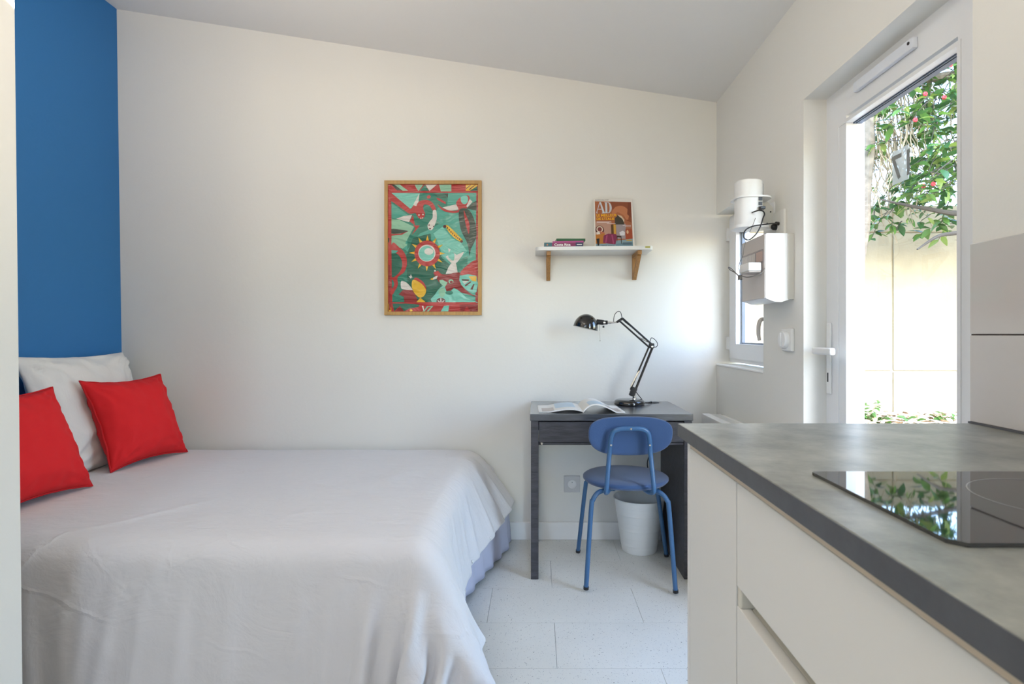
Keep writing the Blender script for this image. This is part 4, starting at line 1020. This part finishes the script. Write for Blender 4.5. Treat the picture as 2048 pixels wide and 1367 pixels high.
PS += [(RED, ell(505, 737, 112, 114, 32)), (WHT, ell(503, 735, 76, 75, 28)), (PALE, ell(500, 738, 68, 66, 28)), (WHT, ell(520, 720, 40, 30, 16)),
       # left ring
       (RED, [(190, 665), (260, 685), (310, 740), (328, 820), (305, 900), (245, 950), (248, 1010), (225, 1060), (190, 1075)], 4),
       (GRN, [(190, 735), (245, 745), (282, 800), (280, 870), (240, 925), (190, 938)], 4), (TEAL, [(190, 708), (250, 712), (235, 730), (190, 738)]),
       (TEALD, [(190, 968), (210, 985), (214, 1020), (190, 1050)], 3),
       # bird, lower left shapes
       (WHT, [(340, 935), (355, 940), (362, 920), (370, 940), (378, 948), (366, 952), (362, 962), (352, 950)]),
       (WHT, [(278, 980), (330, 1000), (372, 1050), (370, 1065), (300, 1055), (275, 1040)], 3),
       (REDD, [(255, 1100), (290, 1060), (375, 1062), (400, 1100), (430, 1175), (305, 1175), (300, 1120)]),
       (RED, [(385, 990), (405, 950), (470, 990), (498, 1050), (480, 1100), (440, 1030)], 3),
       (YEL, [(382, 970), (450, 1000), (495, 1060), (480, 1110), (440, 1128), (395, 1090), (370, 1030)], 4),
       (YEL, [(445, 1128), (505, 1180), (400, 1180)]),
       # fish tail and body
       (WHT, [(690, 692), (735, 720), (765, 750), (830, 722), (790, 790), (755, 825), (715, 820), (668, 765), (700, 750)], 2),
       (PALE, [(715, 700), (745, 740), (740, 800), (712, 790), (690, 760)], 2),
       (WHT, [(715, 825), (760, 825), (775, 910), (668, 918), (690, 865)]),
       (REDD, [(560, 910), (620, 915), (680, 925), (790, 905), (800, 1010), (900, 1100), (940, 1110), (940, 1120), (800, 1080), (740, 1040), (690, 1090), (660, 1040), (605, 985)], 2),
       (WHT, [(530, 965), (600, 930), (590, 960), (550, 972)]), (YEL, [(530, 965), (560, 950), (555, 972)]), (WHT, ell(574, 890, 8, 8, 10)), (RED, [(560, 905), (600, 890), (640, 930), (600, 940)]),
       (MINT, [(612, 975), (640, 970), (685, 995), (660, 1040), (620, 1000)]), (MINT, ell(715, 985, 22, 20, 12)), (REDD, ell(718, 990, 14, 12, 10)),
       (RED, [(790, 920), (860, 840), (940, 800), (940, 930), (860, 935)], 3),
       (PALE, [(792, 935), (940, 935), (940, 1080), (870, 1070), (810, 1020)], 2), (YEL, [(870, 940), (940, 938), (938, 985), (900, 980)]),
       (BRN, [(808, 965), (875, 968), (872, 980), (815, 978)]), (BRN, [(835, 1020), (885, 985), (895, 990), (845, 1030)]), (BRN, [(885, 1055), (912, 1008), (922, 1012), (905, 1060)]),
       (WHT, [(815, 985), (870, 980), (835, 1010)]),
       # big mint leaf bottom, dark roundel
       (PALE, [(550, 1175), (575, 1100), (620, 1040), (660, 1030), (690, 1100), (740, 1045), (800, 1080), (850, 1130), (925, 1160), (928, 1175)], 2),
       (MINT, [(610, 1060), (650, 1040), (665, 1090), (640, 1130), (610, 1100)], 3), (TEALD, ell(700, 1085, 35, 18, 12)),
       (BRN, ell(627, 1160, 40, 30, 20)), (WHT, [(622, 1132), (630, 1132), (632, 1185), (622, 1185)]), (WHT, [(600, 1150), (624, 1172), (620, 1176), (596, 1156)]), (WHT, [(654, 1150), (630, 1172), (634, 1176), (658, 1156)]),
       (RED, [(195, 1168), (935, 1168), (948, 1195), (948, 1250), (185, 1250)]),
       (GRN, [(200, 1180), (330, 1180), (440, 1190), (430, 1210), (350, 1225), (300, 1250), (250, 1215), (215, 1250)]), (REDD, [(235, 1245), (265, 1200), (300, 1246)]),
       (WHT, [(458, 1200), (472, 1200), (482, 1248), (474, 1248)]), (MINT, [(505, 1203), (562, 1200), (520, 1250), (462, 1250), (480, 1240)]), (RED, [(515, 1210), (540, 1210), (500, 1250), (485, 1250)]),
       (PALE, [(655, 1200), (700, 1198), (692, 1250), (625, 1250)]), (REDD, [(790, 1190), (948, 1190), (948, 1250), (800, 1250)]), (RED, [(830, 1250), (855, 1200), (885, 1250)]),
       (YEL, [(352, 1242), (362, 1225), (378, 1240), (372, 1250), (355, 1250)]), (YEL, [(165, 1180), (190, 1220), (190, 1250), (168, 1250)]), (RED, [(160, 128), (186, 128), (196, 1180), (164, 1180)]),
       (DKG, [(160, 600), (172, 600), (172, 640), (160, 640)]), (REDD, [(164, 840), (178, 840), (184, 1240), (170, 1240)])]
po_ = printed('printed_poster', PS, pm, pf, .00003)
# satin ripples of the cloth print
for m_ in po_.data.materials:
    nt = m_.node_tree
    if any(n.type == 'BUMP' for n in nt.nodes): continue
    b = nt.nodes['Principled BSDF']; b.inputs['Roughness'].default_value = .30
    g = nt.nodes.new('ShaderNodeNewGeometry'); mp2 = nt.nodes.new('ShaderNodeMapping'); mp2.inputs['Scale'].default_value = (5, 5, 16)
    n = nt.nodes.new('ShaderNodeTexNoise'); n.inputs['Scale'].default_value = .9; n.inputs['Detail'].default_value = 3; n.inputs['Distortion'].default_value = 1.2
    bp2 = nt.nodes.new('ShaderNodeBump'); bp2.inputs['Strength'].default_value = .9; bp2.inputs['Distance'].default_value = .02
    nt.links.new(g.outputs['Position'], mp2.inputs[0]); nt.links.new(mp2.outputs[0], n.inputs['Vector']); nt.links.new(n.outputs[0], bp2.inputs['Height']); nt.links.new(bp2.outputs[0], b.inputs['Normal'])

# ---------------------------------------------------------------- electrics on the right wall
cu = empty('breaker_board', (.92, 2.235, 1.236), 'white and grey household breaker board on the wall beside the small window', 'breaker board')
y0c, y1c, z0c, z1c, xf = 2.119, 2.351, 1.236, 1.482, .863
prof = [(XR, z1c), (xf+.004, z1c), (xf, z1c-.004), (xf, z0c+.004), (xf+.004, z0c), (xf+.03, z0c-.010), (xf+.06, z0c-.013), (XR-.02, z0c-.004), (XR, z0c)]
build('housing', MB().prism(prof, 'y', y0c, y1c), M['plastic'], cu, smooth=50)
build('rear_trim', MB().box((XR-.024, y0c-.003, z0c-.003), (XR, y0c+.01, z1c+.001), .003, 2), mat('cream_trim', (.66, .64, .58), .4), cu)
build('front_cover', MB().box((xf-.004, y0c+.001, z0c+.002), (xf-.0002, y1c-.001, z1c-.002), .001, 1), M['plasticg'], cu)
bo = build('breaker_window', MB().box((xf-.0055, y0c+.012, 1.372), (xf-.0042, y1c-.008, 1.425)), mat('smoky_cover', (.33, .30, .31), .15), cu, smooth=None)
for i in range(11):
    yy = y0c+.085+i*.0125
    build('breaker', MB().box((xf-.0085, yy, 1.378), (xf-.0056, yy+.009, 1.418), .001, 1), mat('breaker_grey', (.58, .55, .53), .4) if i == 0 else bpy.data.materials['breaker_grey'], cu)
build('label_strip', MB().box((xf-.0068, y0c+.015, 1.380), (xf-.0056, y0c+.075, 1.418)), mat('warm_label', (.48, .34, .30), .4), cu, smooth=None)
# fibre box stuck on the front
fb = empty('network_adapter', (.833, 2.18, 1.34), 'small white network adapter fixed to the front of the breaker board', 'adapter')
build('casing', MB().box((.803, 2.132, 1.342), (xf-.009, 2.225, 1.375), .005, 3), M['plastic'], fb)
build('underside', MB().box((.806, 2.135, 1.337), (xf-.010, 2.222, 1.343), .002, 1), M['plasticg'], fb)
# wall plate with plug
wp = empty('wall_plate', (XR, 2.228, 1.491), 'white surface socket plate on the wall above the breaker board', 'socket')
build('plate', MB().box((XR-.012, 2.180, 1.493), (XR, 2.280, 1.590), .003, 2), M['wall'], wp)
build('outlet', MB().lathe([(.020, 0), (.020, .003), (.017, .0035), (.016, .001), (.0001, .001)], (XR-.012, 2.245, 1.530), (-1, 0, 0), 24), M['plastic'], wp)
# modem on a bracket
mdx, mdy = .842, 2.235
md = empty('internet_modem', (mdx, mdy, 1.53), 'white upright rounded modem held on a bracket above the breaker board', 'modem')
def rr(cx_, cy_, hw, hd, r, n=7):
    o = []
    for qx, qy, a0 in ((1, 1, 0), (-1, 1, PI/2), (-1, -1, PI), (1, -1, 3*PI/2)):
        for k_ in range(n): a = a0+PI/2*k_/(n-1); o.append((cx_+qx*(hw-r)+r*math.cos(a), cy_+qy*(hd-r)+r*math.sin(a)))
    return o
build('body', MB().prism(rr(mdx, mdy, .051, .048, .040), 'z', 1.532, 1.703).prism(rr(mdx, mdy, .047, .044, .037), 'z', 1.703, 1.707), M['plastic'], md, smooth=40)
for z in (1.622, 1.604, 1.586):
    build('port', MB().box((mdx+.022, mdy-.0485, z), (mdx+.036, mdy-.044, z+.013)), M['black'], md, smooth=None)
bk_ = empty('modem_bracket', (.90, 2.24, 1.52), 'white curved bracket plates clasping the modem to the wall', 'bracket')
def hoop(z):
    o = rr(mdx+.012, mdy+.01, .072, .064, .045); i_ = rr(mdx, mdy, .0525, .0495, .041); n = len(o); v_ = []; f_ = []
    for zz in (z, z+.006):
        v_ += [(p[0], p[1], zz) for p in o]+[(p[0], p[1], zz) for p in i_]
    for k_ in range(n):
        j = (k_+1) % n
        f_ += [(k_, j, n+j, n+k_), (2*n+k_, 3*n+k_, 3*n+j, 2*n+j), (k_, 2*n+k_, 2*n+j, j), (n+k_, n+j, 3*n+j, 3*n+k_)]
    return MB().add(v_, f_)
build('ring_plate', hoop(1.636), M['plastic'], bk_, smooth=40)
build('ring_plate', MB().prism(rr(mdx+.008, mdy+.008, .068, .060, .045), 'z', 1.520, 1.5315), M['plastic'], bk_, smooth=40)
build('side_plate', MB().prism([(.905, 1.532), (.966, 1.532), (.966, 1.612), (.942, 1.642), (.905, 1.642)], 'y', 2.291, 2.297), mat('bracket_cream', (.74, .72, .66), .5), bk_, smooth=None)
build('wall_flange', MB().box((XR-.006, 2.285, 1.532), (XR, 2.330, 1.64)), M['plastic'], bk_, smooth=None)
build('screw', MB().lathe([(.003, 0), (.003, .002)], (.939, 2.291, 1.553), (0, -1, 0), 10), M['black'], bk_)
build('screw', MB().lathe([(.003, 0), (.003, .002)], (.953, 2.291, 1.600), (0, -1, 0), 10), M['black'], bk_)
def EP(px, py, Y): return ((px-1073)*Y/FOC, Y, CAMZ-(py-669)*Y/FOC)
pc = build('modem_power_cable', MB().tube([EP(1504, 425, 2.188), EP(1509, 423, 2.17), EP(1518, 420.5, 2.16), EP(1526, 422, 2.15), EP(1529, 428, 2.14), EP(1526, 436, 2.13), EP(1521, 452, 2.12), EP(1512, 468, 2.11), EP(1499, 479, 2.11), EP(1490, 477, 2.11), EP(1487, 470, 2.11), EP(1492, 459, 2.12), EP(1506, 452, 2.13), EP(1525, 449, 2.15), EP(1545, 446.5, 2.18), EP(1556, 446.5, 2.215)], .0025, 8), M['black'])
tag(pc, 'looped black power cable between the modem and the wall plate', 'cable')
build('plug', MB().tube([EP(1552, 446, 2.21), EP(1561, 448, 2.235)], [.006, .008], 12, 1).lathe([(.013, 0), (.013, .012), (.009, .018), (.005, .02)], (XR-.0135, 2.245, 1.530), (-1, 0, 0), 20), M['black'], pc)
build('connector', MB().box((mdx+.0225, mdy-.066, 1.585), (mdx+.042, mdy-.0495, 1.597), .002, 1), M['black'], pc)
tc_ = build('thin_data_cable', MB().tube([EP(1511, 436, 2.18), EP(1504, 454, 2.14), EP(1494, 476, 2.12), EP(1488, 495, 2.12), EP(1486, 510, 2.13), EP(1479, 526, 2.18), EP(1477, 535, 2.2), EP(1479, 541, 2.2), EP(1480, 548, 2.2)], .0011, 7), mat('cable_grey', (.14, .13, .12), .5))
tag(tc_, 'thin grey data cable hanging from the modem down to the network adapter', 'cable')
ac = build('adapter_cable', MB().tube([EP(1463, 537, 2.22), EP(1457, 534, 2.22), EP(1460, 539, 2.22), EP(1470, 545, 2.22), EP(1478, 552, 2.2), EP(1484, 552, 2.16), EP(1495, 554, 2.12), EP(1510, 551, 2.10), EP(1524, 545, 2.10), EP(1529, 536, 2.115)], .0019, 8).tube([EP(1479, 552, 2.2), EP(1470, 544, 2.22), EP(1463, 537, 2.22)], .0014, 7), bpy.data.materials['cable_grey'])
tag(ac, 'grey cable with a small plug curling below the network adapter', 'cable')
build('plug', MB().box(EP(1476, 559, 2.205), EP(1484, 550, 2.19), .002, 1), bpy.data.materials['cable_grey'], ac)
# dimmer dial
dm = empty('thermostat_dial', (XR, 2.155, 1.035), 'white round thermostat dial on the wall beside the garden door', 'thermostat')
build('plate', MB().box((XR-.014, 2.112, 1.037), (XR, 2.196, 1.125), .005, 3), M['trimw'], dm)
build('dial', MB().lathe([(.034, 0), (.034, .010), (.031, .016), (.0001, .017)], (XR-.014, 2.160, 1.081), (-1, 0, 0), 32), M['plastic'], dm)
build('grip', MB().box((XR-.037, 2.155, 1.055), (XR-.030, 2.165, 1.107), .002, 2), M['plastic'], dm)
# ceiling lamp added out of view, a housing for the overhead fill light
cl = empty('added_ceiling_lamp', (-.55, .75, 2.46), 'flat white square ceiling lamp added out of view for fill light', 'lamp')
build('housing', MB().box((-.82, .48, 2.46), (-.28, 1.02, 2.60), .01, 2), M['plastic'], cl)

# ---------------------------------------------------------------- outside
gw = empty('garden_wall', (3.8, 5.0, 0), 'sunlit cream garden wall of rendered panels seen through the door', 'wall')
for (za, zb) in ((-.1, .772), (.780, 2.003), (2.011, 2.25)):
    xx = [1.16, 3.169, 5.17, 7.2]
    for i in range(3):
        build('wall_panel', MB().box((xx[i]+.006, 5.0, za), (xx[i+1]-.006, 5.08, zb), .012, 2), M['gwall'], gw)
build('wall_core', MB().box((1.16, 5.015, -.1), (7.2, 5.12, 2.24)), M['gwall'], gw, smooth=None)
ng = 40; rows = []
for i in range(ng+1):
    x = 1.16+6.0*i/ng; row = []
    for j in range(ng+1):
        y = -1.5+6.5*j/ng
        t_ = min(1, max(0, (y-3.7)/.7)); t_ = t_*t_*(3-2*t_)
        row.append((x, y, -.04+.40*t_+.02*t_*noise.noise(Vector((x*3, y*3, 0)))))
    rows.append(row)
gd = build('garden_ground', MB().grid(rows), M['soil'], None, smooth=180); tag(gd, 'bare soil rising to a bed in front of the garden wall', 'ground', None, 'structure')
def leafmesh(name, L_, W_, m_, bend=.15):
    v_ = []; prof_ = [(0, 0), (.12, .45), (.35, 1), (.6, .92), (.85, .45), (1, 0)]
    for t_, w_ in prof_:
        z = -bend*t_*t_*L_
        v_ += [(-w_*W_/2, t_*L_, z+.12*w_*W_), (0, t_*L_, z), (w_*W_/2, t_*L_, z+.12*w_*W_)]
    f_ = []
    for i in range(5):
        a = i*3
        for q in ((a, a+3, a+4, a+1), (a+1, a+4, a+5, a+2)): f_.append(q)
    me = bpy.data.meshes.new(name); me.from_pydata(v_, [], f_); me.materials.append(m_); me.shade_smooth(); return me, v_, f_
LV = [leafmesh('leaf', .095, .046, M['leaf1']), leafmesh('leaf', .088, .042, M['leaf2'], .3), leafmesh('leaf', .082, .036, M['leaf3'], .4)]
rnd = random.Random(11)
tree = empty('camellia_tree', (4.3, 4.3, .36), 'leafy green camellia with red flowers hanging over the garden outside the door', 'tree')
build('trunk', MB().tube([(4.3, 4.3, .33), (4.22, 4.28, 1.2), (4.1, 4.2, 2.0), (3.8, 4.15, 2.9), (3.5, 4.1, 3.4)], [.09, .075, .065, .05, .035], 12), M['bark'], tree)
limbs = [([(3.95, 4.18, 2.4), (3.5, 4.1, 2.15), (3.1, 4.05, 1.98), (2.75, 4.0, 2.0), (2.45, 4.0, 2.06)], [.04, .03, .022, .014, .006]),
         ([(3.5, 4.1, 2.15), (3.1, 4.0, 1.86), (2.85, 3.98, 1.80), (2.68, 3.96, 1.70)], [.025, .018, .012, .006]),
         ([(3.8, 4.15, 2.9), (3.3, 4.1, 3.0), (2.8, 4.1, 2.95), (2.4, 4.15, 2.80), (2.2, 4.2, 2.7)], [.045, .035, .028, .02, .012]),
         ([(4.1, 4.2, 2.0), (3.7, 3.9, 1.95), (3.35, 3.8, 1.85), (3.1, 3.75, 1.9)], [.035, .022, .014, .006]),
         ([(3.6, 4.1, 3.2), (3.2, 3.9, 3.3), (2.7, 3.8, 3.2), (2.3, 3.8, 3.25)], [.03, .025, .015, .007])]
for p_, r_ in limbs: build('branch', MB().tube(p_, r_, 8, 5), M['barkd'] if p_[0][2] < 2.45 else M['bark'], tree)
build('hanging_branch', MB().tube([(2.42, 4.14, 2.85), (2.445, 4.15, 2.5), (2.435, 4.16, 2.2), (2.44, 4.17, 1.9), (2.42, 4.18, 1.6), (2.405, 4.18, 1.36)], [.05, .047, .040, .03, .012, .004], 10, 6), M['bark'], tree)
def zlow(x):
    K = [(2.30, 2.45), (2.42, 2.30), (2.51, 2.02), (2.60, 1.88), (2.69, 1.74), (2.80, 1.86), (2.90, 1.92), (3.05, 1.80), (3.4, 1.75), (4.5, 1.9)]
    for (a, za), (b, zb) in zip(K, K[1:]):
        if a <= x <= b: return za+(zb-za)*(x-a)/(b-a)
    return 2.4
tw = MB(); leaves = []
ncl = 0
while ncl < 900:
    x = 2.30+2.1*rnd.random()**1.25; z = rnd.uniform(1.7, 3.75); y = rnd.uniform(3.7, 4.55)
    if z < zlow(x)+.03: continue
    if x < 2.62 and z > 2.15 and rnd.random() < .45: continue      # thinner at the left, vines show there
    if noise.noise(Vector((x*3.1, y*2, z*3.1))) < -.2: continue
    ncl += 1
    tip = Vector((x, y, z)); base = tip+Vector((rnd.uniform(.0, .28), rnd.uniform(-.08, .08), rnd.uniform(.02, .22)))
    tw.tube([base, (base+tip)/2+Vector((0, 0, .02)), tip], [.004, .003, .0015], 4, 3)
    for q in range(rnd.randint(5, 8)):
        t_ = rnd.uniform(.3, 1); p = base.lerp(tip, t_)+Vector((0, 0, .005))
        leaves.append((p, (rnd.uniform(-.9, .5), rnd.uniform(-.6, .6), rnd.uniform(0, 2*PI)), rnd.uniform(.7, 1.25), rnd.choices((0, 1, 2), (5, 4, 2))[0]))
tag(build('twigs', tw, M['barkd'], tree, smooth=180), kind='stuff')
def inview(p): return 1718 < 1073+p.x/p.y*FOC < 1930 and 60 < 669-(p.z-CAMZ)/p.y*FOC < 520
leaves.sort(key=lambda l: (not inview(l[0]), -l[2]/l[0].y))
from mathutils import Euler
for p, e, s_, k_ in leaves[:300]:
    o = bpy.data.objects.new('leaf', LV[k_][0]); COL.objects.link(o); o.parent = tree; o.location = p-Vector((4.3, 4.3, .36)); o.rotation_euler = e; o.scale = (s_,)*3
fo = MB()
for p, e, s_, k_ in leaves[300:]:
    R_ = Euler(e).to_matrix()*s_; fo.add([p+R_ @ Vector(q) for q in LV[k_][1]], LV[k_][2], k_)
tag(build('foliage', fo, [M['leaf1'], M['leaf2'], M['leaf3']], tree, smooth=None, weld=None), kind='stuff').data.shade_smooth()
vi = MB()
for i in range(130):
    x = rnd.gauss(2.72, .22); y = rnd.uniform(4.15, 4.5); z = rnd.uniform(2.6, 3.2); pts_ = [Vector((x, y, z))]
    for s_ in range(rnd.randint(4, 8)):
        pts_.append(pts_[-1]+Vector((rnd.gauss(.01, .035), rnd.gauss(0, .02), -rnd.uniform(.06, .14))))
    vi.tube(pts_, rnd.uniform(.002, .005), 4, 3)
tag(build('vines', vi, M['vine'], tree, smooth=180), kind='stuff')
for (px, py) in ((1850, 188), (1888, 195), (1830, 240), (1846, 372), (1866, 368), (1900, 130)):
    Y = 3.75; c_ = Vector(EP(px, py, Y)); m_ = MB()
    for q in range(6):
        a = q*PI/3; m_.lathe([(.0001, -.004), (.008, 0), (.006, .004), (.0001, .005)], c_+Vector((math.cos(a)*.009, -.004, math.sin(a)*.009)), (math.cos(a)*.6, -1, math.sin(a)*.6), 8)
    build('flower', m_, M['flower'], tree)
# leaf litter and weeds on the bed
li = MB()
for i in range(2600):
    x = rnd.uniform(2.3, 5.2); y = rnd.uniform(4.0, 4.98)
    t_ = min(1, max(0, (y-3.7)/.7)); z = -.04+.40*t_*t_*(3-2*t_)+rnd.uniform(.0, .05)
    R_ = Euler((rnd.uniform(-.8, .8), rnd.uniform(-.8, .8), rnd.uniform(0, 6.3))).to_matrix()*rnd.uniform(.5, 1.0)
    q = LV[0]; li.add([Vector((x, y, z))+R_ @ Vector(p) for p in q[1]], q[2], rnd.choices((0, 1, 2), (6, 3, 1))[0])
for i in range(60):
    x = rnd.uniform(2.4, 4.6); y = rnd.uniform(4.2, 4.9); a = rnd.gauss(0, .4); l_ = rnd.uniform(.1, .35)
    li.tube([(x, y, .40), (x+l_*math.cos(a)*.5, y+l_*math.sin(a)*.5, .43), (x+l_*math.cos(a), y+l_*math.sin(a), .41)], .004, 4, 2, mi=1)
tag(build('leaf_litter', li, [M['litter'], mat('bleached_leaves', (.62, .52, .40), .8), M['leaf2']], None, smooth=None, weld=None), 'dry brown leaves and twigs littering the bed below the garden wall', 'leaves', None, 'stuff')
for px, n_, lab in ((1730, 26, 'tangled green weed clump nearest the door frame at the foot of the garden wall'), (1765, 12, 'low sprig of green weeds beside the wall joint outside'), (1892, 12, 'small green seedling on the right of the litter bed outside')):
    Y = 4.55; c_ = Vector(EP(px, 842, Y)); c_.z = .36
    wd = empty('weed', c_, lab, 'weed'); st_ = MB(); lf_ = MB()
    for q in range(n_):
        a = rnd.uniform(0, 6.3); h_ = rnd.uniform(.06, .22 if n_ > 20 else .11); tp = c_+Vector((math.cos(a)*h_*.5, math.sin(a)*h_*.4, h_))
        st_.tube([c_, c_.lerp(tp, .5)+Vector((0, 0, .02)), tp], .0018, 4, 2)
        for s_ in range(3):
            R_ = Euler((rnd.uniform(-.6, .4), rnd.uniform(-.5, .5), rnd.uniform(0, 6.3))).to_matrix()*.6
            lf_.add([c_.lerp(tp, .5+.25*s_)+R_ @ Vector(p) for p in LV[1][1]], LV[1][2])
    build('stems', st_, M['vine'], wd, smooth=180); tag(build('leaves', lf_, M['leaf2'], wd, smooth=None, weld=None), kind='stuff')
